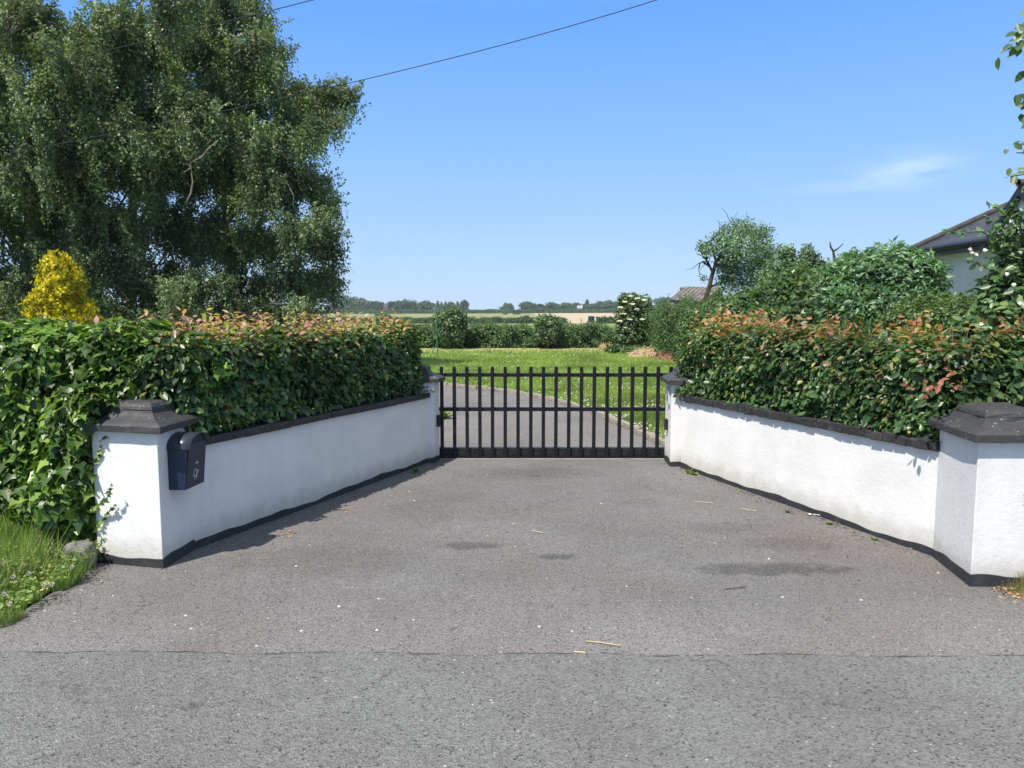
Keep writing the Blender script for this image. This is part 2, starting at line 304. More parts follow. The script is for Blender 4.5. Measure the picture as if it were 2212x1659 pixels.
class Shape:
    """rounded hedge running from p to q; front is to the right of p->q"""
    def __init__(s, p, q, depth, z0, z1, r=.15, lumps=.06, seed=0, bow=0.):
        s.p, s.q = np.array(p, float), np.array(q, float); s.L = np.linalg.norm(s.q - s.p); s.t = (s.q - s.p) / s.L
        s.f = np.array([s.t[1], -s.t[0]]); s.depth = depth; s.z0, s.z1 = z0, (z1 if callable(z1) else (lambda u: z1 + 0 * u)); s.r = r; s.lumps = lumps; s.seed = seed; s.bow = bow
    def surf(s, u, v, inset=0.):
        """u 0..1 along, v 0..1 over front (bottom to top), top, back"""
        zt = s.z1(u); h = zt - s.z0; tot = 2 * h + s.depth; a = v * tot
        front, top = a < h, (a >= h) & (a < h + s.depth)
        d = np.where(front, 0, np.where(top, a - h, s.depth)); z = np.where(front, s.z0 + a, np.where(top, zt, s.z0 + np.maximum(tot - a, 0)))
        n = np.where(front[:, None], [[1., 0]], np.where(top[:, None], [[0, 1.]], [[-1., 0]]))     # (outward in depth, up)
        # round the two upper edges
        for side in (0, 1):
            dd = d if side == 0 else s.depth - d; e = np.maximum(s.r - dd, 0); g = np.maximum(s.r - (zt - z), 0); k = np.hypot(e, g)
            m = (e > 0) & (g > 0); sg = 1 if side == 0 else -1
            pull = np.where(m & (k > s.r), s.r / np.maximum(k, 1e-6), 1)
            ne, ng = e * pull, g * pull; dd2 = np.where(m, s.r - ne, dd); d = np.where(m, dd2 if side == 0 else s.depth - dd2, d); z = np.where(m, zt - s.r + ng, z)
            n = np.where(m[:, None], np.stack([sg * e, g], 1) / np.maximum(k, 1e-6)[:, None], n)
        endw = np.sqrt(np.clip(1 - (1 - np.minimum(u, 1 - u) * s.L / .25).clip(0) ** 2, 0, 1)); d = s.depth * .5 + (d - s.depth * .5) * (.55 + .45 * endw)
        xy = s.p + s.t * (u * s.L)[:, None] - s.f * d[:, None] + s.f * (s.bow * np.sin(u * math.pi))[:, None]
        P = np.column_stack([xy, z]); N = np.column_stack([s.f[0] * n[:, 0], s.f[1] * n[:, 0], n[:, 1]])
        return P + N * (s.lumps * lump(P, .45, s.seed) - inset)[:, None], N
    def core(s, name, m, parent, inset=.13, nu=40, nv=24):  # solid inner shell; its dark colour stands for shade behind the leaves
        u, v = np.meshgrid(np.linspace(.004, .996, nu), np.linspace(0, 1, nv), indexing='ij'); P, N = s.surf(u.ravel(), v.ravel(), inset)
        i, j = np.meshgrid(np.arange(nu - 1), np.arange(nv - 1), indexing='ij'); F = np.stack([i*nv+j, (i+1)*nv+j, (i+1)*nv+j+1, i*nv+j+1], -1).reshape(-1, 4)
        V = np.concatenate([P, [P[:nv].mean(0)], [P[-nv:].mean(0)]]); k = len(P)
        E = [(a, a + 1, k, k) for a in range(nv - 1)] + [((nu-1)*nv+a+1, (nu-1)*nv+a, k + 1, k + 1) for a in range(nv - 1)]
        me = [tuple(f) for f in F] + [e[:3] for e in E]; return mesh_py(name, V, me, m, parent, True)
    def sample(s, n, inner=.16, outer=.05, vmax=1.0):
        u, v = rng.random(n), rng.random(n) * vmax; P, N = s.surf(u, v); 
        e = rng.random(n) < .0; off = rng.uniform(-inner, outer, n); P = P + N * off[:, None]
        ends = (u * s.L < .2) | ((1 - u) * s.L < .2); sg = np.where(u < .5, -1, 1)
        N = np.where(ends[:, None], nrm(N + np.column_stack([s.t[0] * sg, s.t[1] * sg, 0 * sg])), N)
        return P, N, u, v
    def caps(s, n, inner=.15, outer=.05):
        """leaves on the two end faces"""
        side = rng.random(n) < .5; zt = s.z1(np.where(side, 0., 1.)); d = rng.uniform(.05, s.depth - .05, n); z = s.z0 + rng.random(n) * (zt - s.z0 - .05)
        base = np.where(side[:, None], s.p, s.q); sg = np.where(side, -1., 1.); N = np.column_stack([s.t[0] * sg, s.t[1] * sg, 0 * sg])
        P = np.column_stack([base - s.f * d[:, None], z]); P += N * (s.lumps * lump(P, .45, s.seed) + rng.uniform(-inner, outer, n))[:, None]
        return P, N
def blob_points(blobs, n, lumps=.12, lo=.55, hi=1.04, seed=0, low=-1.0):
    """points scattered through the outer shell of ellipsoids (cx,cy,cz,rx,ry,rz)"""
    B = np.asarray(blobs, float); wgt = (B[:, 3] * B[:, 5]) ** 1.0; idx = rng.choice(len(B), n, p=wgt / wgt.sum())
    D = nrm(rng.normal(size=(n, 3))); D[:, 2] = np.where(D[:, 2] < low, -D[:, 2], D[:, 2]); r = rng.uniform(lo ** 2, hi ** 2, n) ** .5
    c = B[idx, :3]; rad = B[idx, 3:]; k = 1 + lumps * lump(c + D * rad, rad.mean() * .55, seed); P = c + D * rad * (r * k)[:, None]
    return P, nrm(D / rad), idx
def ellipsoid_core(name, blobs, m, parent, f=.7, seed=0):  # solid lumps inside the leaves, coloured dark to stand for inner shade
    Vs, Fs, o = [], [], 0; nu, nv = 18, 10
    for b in blobs:
        u, v = np.meshgrid(np.arange(nu) * 2 * math.pi / nu, np.linspace(.02, math.pi - .02, nv), indexing='ij'); D = np.stack([np.sin(v) * np.cos(u), np.sin(v) * np.sin(u), np.cos(v)], -1).reshape(-1, 3)
        P = np.array(b[:3]) + D * np.array(b[3:]) * f; P += D * (.12 * min(b[3:]) * lump(P, .5 * max(b[3:]), seed))[:, None]; P[:, 2] = np.maximum(P[:, 2], -.04 if b[2] < 8 else -99)
        i, j = np.meshgrid(np.arange(nu), np.arange(nv - 1), indexing='ij'); i2 = (i + 1) % nu
        Fs.append(np.stack([i*nv+j, i*nv+j+1, i2*nv+j+1, i2*nv+j], -1).reshape(-1, 4) + o); Vs.append(P); o += len(P)
    return mesh_np(name, np.concatenate(Vs), np.concatenate(Fs), m, parent, True)
def pxblob(x, y, Y, rx, ry, rd=None):
    c = at(x, y, Y); s = Y / FPX; return (c.x, c.y, c.z, rx * s, (rd if rd is not None else rx) * s, ry * s)

# ------------------------------------------------------------------ setting: ground, road, drive, lawn
def terrain():
    xs = np.concatenate([np.linspace(-900, -60, 22), np.linspace(-50, 50, 26), np.linspace(60, 900, 22)]); ys = np.concatenate([np.linspace(-40, 40, 21), np.linspace(50, 700, 66), np.linspace(730, 3000, 24)])
    X, Y = np.meshgrid(xs, ys, indexing='ij'); Z = terr(X, Y); V = np.stack([X, Y, Z], -1).reshape(-1, 3); nv = len(ys)
    i, j = np.meshgrid(np.arange(len(xs) - 1), np.arange(nv - 1), indexing='ij'); F = np.stack([i*nv+j, (i+1)*nv+j, (i+1)*nv+j+1, i*nv+j+1], -1).reshape(-1, 4)
    m, n, b, o = mat('fields', .95, .1); co = objco(n); sx = nd(n, 'ShaderNodeSeparateXYZ'); n.links.new(co, sx.inputs[0])
    big = noise(n, .012, 5, .6, co); fine = noise(n, .25, 5, .65, co)
    g = mixc(n, mrange(n, big.outputs['Fac'], .35, .65), (.19, .215, .085), (.27, .25, .125)); g = mixc(n, mrange(n, fine.outputs['Fac'], .35, .7, 0, .5), g, (.14, .19, .06))
    near = mixc(n, mrange(n, sx.outputs[1], 200, 245, 0, 1, True), (.13, .20, .05), g)
    tan = mixc(n, mrange(n, fine.outputs['Fac'], .3, .7), (.46, .36, .25), (.40, .31, .21))
    # the tan field lies right of a slanting line and beyond the paddock hedge
    a = math_(n, 'SUBTRACT', math_(n, 'ADD', sx.outputs[0], math_(n, 'MULTIPLY', big.outputs['Fac'], 14)), math_(n, 'ADD', math_(n, 'MULTIPLY', math_(n, 'SUBTRACT', 620., sx.outputs[1]), .006), 24.))
    f = math_(n, 'MULTIPLY', mrange(n, a, -1, 1.5), mrange(n, sx.outputs[1], 250, 256)); n.links.new(mixc(n, f, near, tan), b.inputs['Base Color'])
    return kind(mesh_np('ground', V, F, m, None, True), 'structure')
terrain()
def sheet(name, pts, z, m):
    bm = bmesh.new(); bm.faces.new([bm.verts.new((x, y, z)) for x, y in pts]); bmesh.ops.triangulate(bm, faces=bm.faces); return kind(mesh_bm(name, bm, m), 'structure')
edge = []
for x in np.linspace(-40, 40, 321): edge.append((x, 3.945 - .012 * x * .9 + .012 * math.sin(x * 5.1) + .009 * math.sin(x * 13.7 + 1) + .006 * math.sin(x * 31)))
bm = bmesh.new(); top = [bm.verts.new((x, y, .008)) for x, y in edge]; lo = [bm.verts.new((x, y + .004, -.004)) for x, y in edge]; bk = [bm.verts.new((x, -6, .008)) for x, y in edge]
for i in range(len(edge) - 1):
    bm.faces.new((bk[i], bk[i+1], top[i+1], top[i])); bm.faces.new((top[i], top[i+1], lo[i+1], lo[i]))
road = kind(mesh_bm('road', bm, M['road']), 'structure')
bm = bmesh.new(); pv = None
for i, (x, y) in enumerate([(x_, np.interp(x_, [e[0] for e in edge], [e[1] for e in edge])) for x_ in np.linspace(-8, 8, 1300)]):
    h = max(.0004, .006 + .005 * math.sin(x * 9.3) + .004 * math.sin(x * 23.7 + 1) + rng.normal(0, .0025)); o = rng.normal(0, .0025); c = (bm.verts.new((x, y + o - h * .5, .0095)), bm.verts.new((x, y + o + h * .5, .0095)))
    if pv: bm.faces.new((pv[0], c[0], c[1], pv[1]))
    pv = c
mesh_bm('joint_strip', bm, plain('dirt packed in the road joint', (.075, .072, .068), .95, .1, .4, 30), road)
KERB = [(2.36, 9.75), (2.14, 10.45), (2.03, 11.1), (1.84, 12.1), (1.6, 13.4), (1.2, 14.7), (.65, 16.1), (-.07, 17.25), (-.75, 18.0), (-1.75, 18.8), (-3.2, 19.6), (-5, 20.3), (-8, 21), (-12, 21.4)]
LEFTEDGE = [(-12, 17.2), (-8, 17.0), (-5, 16.4), (-3, 15.4), (-1.9, 14.2), (-1.45, 12.8), (-1.3, 11.2), (-1.35, 9.6)]
sheet('driveway', [(-40, 3.7), (40, 3.7), (40, 4.85), (3.5, 4.95), (3.9, 5.4), (2.45, 9.75)] + [(-1.4, 9.75), (-3.4, 5.5), (-3.12, 5.2), (-3.12, 4.5), (-3.3, 4.3), (-40, 4.25)], 0, M['drive'])
sheet('lane', [(2.45, 9.7)] + KERB + LEFTEDGE + [(-1.4, 9.7)], .004, M['lane'])
def lawn_mat():
    m, n, b, o = mat('mown lawn', .95, .1); co = objco(n); st = nd(n, 'ShaderNodeMapping'); st.inputs['Scale'].default_value = (.25, 1.2, 1); n.links.new(co, st.inputs[0])
    a = noise(n, .8, 5, .6, st.outputs[0]); f = noise(n, 9, 5, .7, co); sx = nd(n, 'ShaderNodeSeparateXYZ'); n.links.new(co, sx.inputs[0])
    c = mixc(n, mrange(n, a.outputs['Fac'], .35, .65), (.22, .29, .07), (.31, .345, .12)); c = mixc(n, mrange(n, f.outputs['Fac'], .35, .7, 0, .55), c, (.14, .21, .04))
    dry = math_(n, 'ADD', sx.outputs[1], math_(n, 'MULTIPLY', noise(n, .5, 4, .6, co).outputs['Fac'], 8)); c = mixc(n, mrange(n, dry, 38.5, 41, 0, .75), c, (.38, .32, .16))
    c = mixc(n, mrange(n, noise(n, .35, 4, .6, co).outputs['Fac'], .55, .75, 0, .55), c, (.28, .28, .09)); n.links.new(c, b.inputs['Base Color']); bump(n, b, noise(n, 30, 4, .7, co).outputs['Fac'], .6, .03); return m
sheet('lawn', [(-30, 9.9), (-1.6, 9.9), (8, 9.9), (8, 41), (-30, 41)], -.012, lawn_mat())

# ------------------------------------------------------------------ pillars and walls
def poly_prism(bm, pts, z0, z1, grow=0.):
    c = np.mean(pts, 0); P = [np.array(p) + nrm(np.array(p) - c) * grow for p in pts]; n = len(P)
    a = [bm.verts.new((p[0], p[1], z0)) for p in P]; b = [bm.verts.new((p[0], p[1], z1)) for p in P]
    bm.faces.new(a[::-1]); bm.faces.new(b)
    for i in range(n): bm.faces.new((a[i], a[(i+1) % n], b[(i+1) % n], b[i]))
def wavy_band(name, pts, zf, off, m, parent, closed=True, zlo=-.03, step=.06):
    """painted plinth band following the outline pts, top edge zf(length)"""
    n = len(pts); segs = n if closed else n - 1; c = np.mean(pts, 0); P = [np.array(p, float) for p in pts]; ring = []; s = 0
    for i in range(segs):
        a, b = P[i], P[(i+1) % n]; L = np.linalg.norm(b - a); d = (b - a) / L; nv = np.array([d[1], -d[0]]); k = max(2, int(L / step))
        for t in np.linspace(0, 1, k, endpoint=False): ring.append((a + d * L * t, nv, s + L * t))
        s += L
    bm = bmesh.new(); A = []; B = []; C = []
    for i, (p, nv, q) in enumerate(ring):
        o = p + nrm(p - c) * off * 1.3 if closed else p + nv * off; z = zf(q)
        A.append(bm.verts.new((o[0], o[1], zlo))); B.append(bm.verts.new((o[0], o[1], z))); C.append(bm.verts.new((p[0], p[1], z + .002)))
    if not closed: ring.append((P[-1], nv, s))
    ring_n = len(ring); A = []; B = []; C = []
    bm.free(); bm = bmesh.new()
    for i, (p, nv, q) in enumerate(ring):
        o = p + nrm(p - c) * off * 1.3 if closed else p + nv * off; z = zf(q)
        A.append(bm.verts.new((o[0], o[1], zlo))); B.append(bm.verts.new((o[0], o[1], z))); C.append(bm.verts.new((p[0], p[1], z + .002)))
    k = len(ring)
    for i in range(k if closed else k - 1):
        j = (i + 1) % k; bm.faces.new((A[i], A[j], B[j], B[i])); bm.faces.new((B[i], B[j], C[j], C[i]))
    return mesh_bm(name, bm, m, parent)
def pillar(pts, label, ph, top=1.02, bird=()):
    c = np.mean(pts, 0); t = thing('gate_pillar', label, 'pillar', (c[0], c[1], 0), 0, 'white pillars of the entrance'); L = [np.array(p) - c for p in pts]
    bm = bmesh.new(); poly_prism(bm, L, -.03, top); mesh_bm('shaft', bm, M['white'], t, bevel=.006)
    wavy_band('plinth', L, lambda q: .07 + .014 * math.sin(q * 6 + ph) + .006 * math.sin(q * 17), .006, M['plinth'], t)
    prof = [(.048, -.002), (.06, .0), (.06, .048), (.05, .056), (.025, .07), (-.015, .088), (-.045, .106), (-.068, .13), (-.078, .148), (-.074, .152), (-.082, .175), (-.1, .193), (-.13, .205), (-.2, .211)]
    n = len(L); rad = [np.linalg.norm(p) for p in L]; rings = []; bm = bmesh.new()
    for g, z in prof:
        rr = []
        for i in range(n):
            a, b = L[i], L[(i+1) % n]
            for k in range(4):
                p = a + (b - a) * k / 4; fr = (np.linalg.norm(L[i]) + g * 1.41) / np.linalg.norm(L[i]); q = p * fr; rr.append(bm.verts.new((q[0], q[1], top + z)))
        rings.append(rr)
    for a, b in zip(rings[:-1], rings[1:]):
        for i in range(len(a)): bm.faces.new((a[i], a[(i+1) % len(a)], b[(i+1) % len(a)], b[i]))
    bm.faces.new(rings[-1]); bm.faces.new(rings[0][::-1])
    for v in bm.verts: v.co += Vector(rng.normal(0, .0022, 3))
    cap = mesh_bm('cap', bm, M['cap'], t, bevel=.004); return t
LO = [(-2.59, 5.34), (-2.545, 5.82), (-3.10, 5.95), (-3.15, 5.48)]
RO = [(3.18, 4.98), (3.72, 4.98), (3.83, 5.62), (3.28, 5.62)]
LI = [(-.98, 9.2), (-.935, 9.44), (-1.37, 9.47), (-1.42, 9.22)]
RI = [(1.945, 8.97), (2.38, 8.97), (2.40, 9.41), (1.965, 9.41)]
p_lo = pillar(LO, 'white rendered pillar with a black post box and a black cap draped in ivy', 0)
p_ro = pillar(RO, 'white rendered pillar nearest the road across the entrance from the post box', 1.5)
p_li = pillar(LI, 'white gate pillar half hidden by the shaded hedge at the gate', 3)
p_ri = pillar(RI, 'white gate pillar carrying the intercom panel beside the sunlit wall', 4.4)
def boundary_wall(p, q, label, brick, ph):
    """front face from p to q, front to the right of p->q"""
    p, q = np.array(p, float), np.array(q, float); L = np.linalg.norm(q - p); d = (q - p) / L; f = np.array([d[1], -d[0]]); th = .24
    t = thing('boundary_wall', label, 'wall', (p[0], p[1], 0), math.atan2(d[1], d[0]))     # local: x along, -y front
    bm = bmesh.new(); bm_box(bm, 0, L, 0, th, -.03, .828); mesh_bm('wall_body', bm, M['white'], t)
    wavy_band('plinth', [(0, 0), (L, 0)], lambda s: .054 + .010 * math.sin(s * 3.1 + ph) + .007 * math.sin(s * 7.3 + ph) + .004 * math.sin(s * 19), .005, M['plinth'], t, False)
    bm = bmesh.new()
    if brick:
        x = 0
        while x < L - .02:
            wd = min(rng.uniform(.095, .125), L - x); o = rng.normal(0, .004, 3); v = bm_box(bm, x, x + wd - .007, -.045 + o[0], th + .04, .829, .905 + o[1])
            for a in v: a.co += Vector(rng.normal(0, .004, 3))
            x += wd
        bm_box(bm, 0, L, -.03, th + .03, .8285, .892)
        mesh_bm('coping', bm, M['coping'], t, bevel=.007)
    else:
        x = 0
        while x < L - .02:
            wd = min(.6, L - x); v = bm_box(bm, x, x + wd - .004, -.05, th + .05, .829, .895)
            for a in v: a.co += Vector(rng.normal(0, .003, 3))
            x += wd
        mesh_bm('coping', bm, M['coping'], t, bevel=.008)
    return t
boundary_wall((-2.562, 5.74), (-1.06, 9.22), 'white wing wall in shade with a black coping beside the post box', False, 0)
boundary_wall((2.06, 8.9), (3.285, 5.6), 'sunlit white wing wall with a black brick coping', True, 2)

# ------------------------------------------------------------------ gate
gx0, gx1, gY = -1.38, 2.42, 9.475
g = thing('sliding_gate', 'black metal sliding gate of upright bars between the white pillars', 'gate', (gx0, gY, 0))
bm0 = bmesh.new(); bm_box(bm0, -.0225, .0225, -.018, .018, .022, 1.195); pk = mesh_bm('picket', bm0, M['gate'], g, bevel=.004); k = 0
for px_ in range(-2, 20):
    xx = -.905 + .1637 * px_ - gx0
    if not 0 <= xx <= gx1 - gx0: continue
    o = pk if k == 0 else pk.copy(); k += 1
    if o is not pk: col.objects.link(o)
    o.location = (xx + rng.normal(0, .001), 0, 0)
for z0, z1 in ((1.062, 1.108), (.616, .664)):
    bm = bmesh.new(); bm_box(bm, 0, gx1 - gx0, .0185, .068, z0, z1); mesh_bm('rail', bm, M['gate'], g, bevel=.003)
bm = bmesh.new(); bm_box(bm, 0, gx1 - gx0, .0185, .10, .03, .132); mesh_bm('bottom_rail', bm, M['gatedirty'], g, bevel=.003)
bm = bmesh.new(); bm_box(bm, 0, gx1 - gx0, -.02, .11, .008, .0215); mesh_bm('base_channel', bm, M['gate'], g)
bm = bmesh.new(); bm_box(bm, -1.45, 2.5, 9.40, 9.62, -.01, .0062); tag(mesh_bm('gate_track', bm, plain('worn concrete strip', (.27, .24, .21), .9, .1, .3, 5, .5, 30)), 'worn concrete strip set in the tarmac under the black gate', 'track')
def sensor(loc, w_, h_, label, m, cat='sensor', name='gate_sensor'):
    t = thing(name, label, cat, loc); s = w_
    bm = bmesh.new(); v = bm_box(bm, 0, s, -.035, .035, -h_ / 2, h_ / 2); mesh_bm('housing', bm, m, t, bevel=.008)
    bm = bmesh.new(); bm_box(bm, s + .0005 if s > 0 else s - .003, s + .003 if s > 0 else s - .0005, -.022, .022, -h_ * .3, h_ * .3); mesh_bm('lens', bm, plain('dark lens', (.02, .012, .014), .15), t); return t
sensor((-.952, 9.33, .515), .04, .15, 'small black gate sensor on the pillar in the shade of the hedge', M['plastic'])
sensor((1.952, 9.2, .49), -.035, .14, 'small black gate sensor on the pillar below the intercom', M['plastic'])
t = thing('intercom', 'pale grey intercom panel near the top of a gate pillar', 'intercom', (1.95, 9.12, .86))
bm = bmesh.new(); bm_box(bm, -.025, 0, -.045, .045, -.11, .11); mesh_bm('housing', bm, M['panel'], t, bevel=.004)
bm = bmesh.new()
for i in range(5): bm_box(bm, -.0275, -.0255, -.03, .03, -.06 + .014 * i, -.053 + .014 * i)
mesh_bm('speaker_grille', bm, M['plastic'], t)
for i in range(2): bm = bmesh.new(); bm_box(bm, -.029, -.0255, -.018, .018, .03 + .03 * i, .05 + .03 * i); mesh_bm('button', bm, M['steel'], t)

# ------------------------------------------------------------------ post box on the outer pillar
A_, B_ = np.array(LO[0]), np.array(LO[1]); fd = nrm(B_ - A_); ang = math.atan2(fd[1], fd[0]) - R(90)
o_ = A_ + fd * .12
t = thing('post_box', 'dark blue-black metal post box with an arched lid on the white pillar', 'post box', (o_[0] + .004, o_[1], .565), ang)   # local x out of the wall, y along it
W, DT, DB, HB = .28, .155, .125, .315
bm = bmesh.new(); v = [bm.verts.new(p) for p in ((0,0,0),(DB,0,0),(DB,W,0),(0,W,0),(0,0,HB),(DT,0,HB),(DT,W,HB),(0,W,HB))]
for f in ((3,2,1,0),(0,1,5,4),(1,2,6,5),(2,3,7,6),(3,0,4,7)): bm.faces.new([v[i] for i in f])
na = 14; arc = [(W / 2 - W / 2 * math.cos(math.pi * i / na), HB + .088 * math.sin(math.pi * i / na)) for i in range(na + 1)]
fr = [bm.verts.new((DT, y, z)) for y, z in arc[1:-1]]; bk = [bm.verts.new((0, y, z)) for y, z in arc[1:-1]]
bm.faces.new([v[5]] + [v[6]] + fr[::-1]); bm.faces.new([v[7], v[4]] + bk)
mesh_bm('body', bm, M['post'], t)
bm = bmesh.new(); rows = []
arc = [(W / 2 - (W / 2 + .01) * math.cos(math.pi * i / na), HB + .004 + .094 * math.sin(math.pi * i / na)) for i in range(na + 1)]
arc = [(-.018, HB - .004)] + arc + [(W + .018, HB - .004)]
for x in (.002, DT + .03):
    for th in (0, .004): rows.append([bm.verts.new((x, y - (W / 2 - y) * th * 3 * 0, z + th)) for y, z in arc])
a0, a1, b0, b1 = rows
for i in range(len(arc) - 1):
    bm.faces.new((a1[i], a1[i+1], b1[i+1], b1[i])); bm.faces.new((b0[i], b0[i+1], a0[i+1], a0[i])); bm.faces.new((b1[i], b1[i+1], b0[i+1], b0[i])); bm.faces.new((a0[i], a0[i+1], a1[i+1], a1[i]))
lid = mesh_bm('lid', bm, plain('worn dark lid enamel', (.03, .034, .045), .3, .5, .15, 5), t, True)
sl_ = (DT - DB) / HB
def fx(z): return DB + sl_ * z
bm = bmesh.new(); v = []
for z in (.215, HB + .03):
    for y in (.012, W - .012): v.append(bm.verts.new((fx(z) + .006, y, z))); v.append(bm.verts.new((fx(z) + .0005, y, z)))
for f in ((0,2,6,4),(0,1,3,2),(4,6,7,5),(0,4,5,1),(2,3,7,6)): bm.faces.new([v[i] for i in f])
mesh_bm('flap', bm, M['post'], t)
bm = bmesh.new(); v = []
for z in (.008, .212):
    for y in (.010, W - .010): v.append(bm.verts.new((fx(z) + .003, y, z))); v.append(bm.verts.new((fx(z) + .0003, y, z)))
for f in ((0,2,6,4),(0,1,3,2),(4,6,7,5),(0,4,5,1),(2,3,7,6)): bm.faces.new([v[i] for i in f])
door = mesh_bm('door', bm, M['post'], t)
bm = bmesh.new(); bmesh.ops.create_cone(bm, cap_ends=True, segments=20, radius1=.0125, radius2=.010, depth=.012)
lk = mesh_bm('lock', bm, M['steel'], door, bevel=.001); lk.rotation_euler = (0, R(90), 0); lk.location = (fx(.19) + .008, W / 2, .185)
# coiled post horn emblem
pts = []; 
bm = bmesh.new()
def ribbon(path, wd, close=False):
    n = len(path); P = np.array(path, float); T = np.gradient(P, axis=0); Nn = np.column_stack([-T[:, 1], T[:, 0]]); Nn = nrm(Nn); wd = np.broadcast_to(wd, (n,))
    a = [bm.verts.new((fx(P[i, 1]) + .0038, *(P[i] + Nn[i] * wd[i] / 2))) for i in range(n)]; b = [bm.verts.new((fx(P[i, 1]) + .0038, *(P[i] - Nn[i] * wd[i] / 2))) for i in range(n)]
    for i in range(n - 1): bm.faces.new((a[i], a[i+1], b[i+1], b[i]))
cy, cz = W / 2 - .005, .105
ribbon([(cy + .020 * math.cos(a), cz + .027 * math.sin(a)) for a in np.linspace(0, 2 * math.pi, 25)], .007)
ribbon([(cy + .033 * math.cos(a), cz + .002 + .031 * math.sin(a)) for a in np.linspace(math.pi * 1.02, math.pi * 1.72, 12)], np.linspace(.003, .009, 12))
ribbon([(cy + .020, cz - .025), (cy + .030, cz - .003), (cy + .038, cz + .018)], (.007, .010, .017))
ribbon([(cy - .006, cz - .035), (cy - .008, cz - .052)], .005); ribbon([(cy + .016, cz - .035), (cy + .018, cz - .052)], .005)
mesh_bm('emblem', bm, M['grey_print'], door)

# ------------------------------------------------------------------ hedges in front
def shoots(name, base, m, parent, stem_m, n_leaf=5, ln=(.09, .3), size=.068, lean=.35):
    """upright young shoots with leaves at the given base points"""
    st, P, N, D, S = [], [], [], [], []
    for b in base:
        L = rng.uniform(*ln); d = nrm(np.array([rng.normal(0, lean), rng.normal(0, lean), 1.0])); e = b + d * L; st.append((np.array([b, (b + e) / 2 + rng.normal(0, .006, 3), e]), (.0028, .0022, .0012)))
        k = max(2, int(n_leaf * L / ln[1] + 1))
        for i in range(k):
            f = (i + .6) / k; a = rng.uniform(0, 6.28); o = np.array([math.cos(a), math.sin(a), rng.uniform(-.1, .6)]); P.append(b + d * L * f); D.append(o); N.append(nrm(np.array([-o[0] * .4, -o[1] * .4, 1]) + rng.normal(0, .4, 3))); S.append(size * rng.uniform(.6, 1.15))
    leaves(name, P, N, D, np.array(S), T_OVATE, m, parent); kind(tubes('shoots', st, stem_m, parent, 4), 'stuff')
def beech_hedge(shape, label, n, nyoung, nshoot, vm, young='beech_young', size=.059, name='beech_hedge', group='beech hedges behind the wing walls', top_bias=1.0):
    c = shape.p; t = thing(name, label, 'hedge', (0, 0, 0), 0, group); shape.core('branches', M['dark_core'], t, .11, 60, 30)
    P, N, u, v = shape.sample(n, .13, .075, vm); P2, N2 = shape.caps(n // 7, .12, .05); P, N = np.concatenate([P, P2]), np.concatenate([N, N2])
    LN = nrm(N * .75 + UP * .55 + rng.normal(0, .42, P.shape)); D = N * .5 - UP * .35 + rng.normal(0, .6, P.shape)
    leaves('leaves', P, LN, D, size * rng.lognormal(-.08, .3, len(P)).clip(.45, 1.7), T_OVATE, M['beech'], t)
    P, N, u, v = shape.sample(nyoung * 6, .03, .07, vm); zt = shape.z1(u); h = (zt - P[:, 2]); patch = lump(P, .35, shape.seed + 5)
    keep = rng.random(len(P)) < np.clip(np.exp(-h / .17) * (.75 + .6 * patch) + np.where(patch > .7, .16, .02), 0, 1) * top_bias; P, N = P[keep][:nyoung], N[keep][:nyoung]
    leaves('young_leaves', P, nrm(N * .6 + UP * .5 + rng.normal(0, .5, P.shape)), N + rng.normal(0, .6, P.shape), size * .8 * rng.uniform(.6, 1.15, len(P)), T_OVATE, M[young], t)
    P, N, u, v = shape.sample(nshoot * 8, .02, .0, vm); zt = shape.z1(u); k = (zt - P[:, 2]) < .05; shoots('shoot_leaves', P[k][:nshoot], M[young], t, M['pinktwig'])
    P, N, u, v = shape.sample(160, .02, -.0, vm); lst = []
    for p, nn in zip(P, N):
        d = nrm(nn + rng.normal(0, .5, 3)); lst.append((np.array([p - d * .12, p, p + d * .05]), (.004, .003, .0015)))
    kind(tubes('twigs', lst, M['twig'], t, 4), 'stuff'); return t
# over the shaded wall: front face just over the coping
SL = Shape((-2.66, 5.64), (-1.13, 9.24), 1.0, .93, lambda u: 1.63 - .02 * u + .02 * np.sin(u * 21), .1, .045, 3)
beech_hedge(SL, 'clipped beech hedge with pale pink shoots above the shaded white wall', 25000, 1300, 330, .62, 'beech_pale')
SR = Shape((2.05, 9.18), (3.42, 5.52), 1.05, .9, lambda u: 1.62 - .03 * u + .03 * np.sin(u * 19) + .02 * np.sin(u * 47), .12, .085, 9)
beech_hedge(SR, 'clipped beech hedge with copper red shoots above the sunlit white wall', 25000, 1900, 230, .62)
# red young leaf cluster low on the sunlit hedge
def cluster(parent):
    P = []; 
    for (x, y, k) in ((2020, 838, 11), (2062, 824, 7), (1992, 832, 6)):
        c = at(x, y, 5.45); 
        for i in range(k): P.append(np.array(c) + rng.normal(0, .042, 3))
    P = np.array(P); leaves('red_leaves', P, nrm(np.array([-.4, -.7, .5]) + rng.normal(0, .4, P.shape)), np.array([-.3, -.5, -.2]) + rng.normal(0, .6, P.shape), .055 * rng.uniform(.6, 1.2, len(P)), T_OVATE, leafmat('salmon red leaves', [(0, (.5, .12, .09)), (1, (.62, .28, .18))], .35), parent)
cluster([o for o in bpy.data.objects if o.get('label', '').startswith('clipped beech hedge with copper')][0])

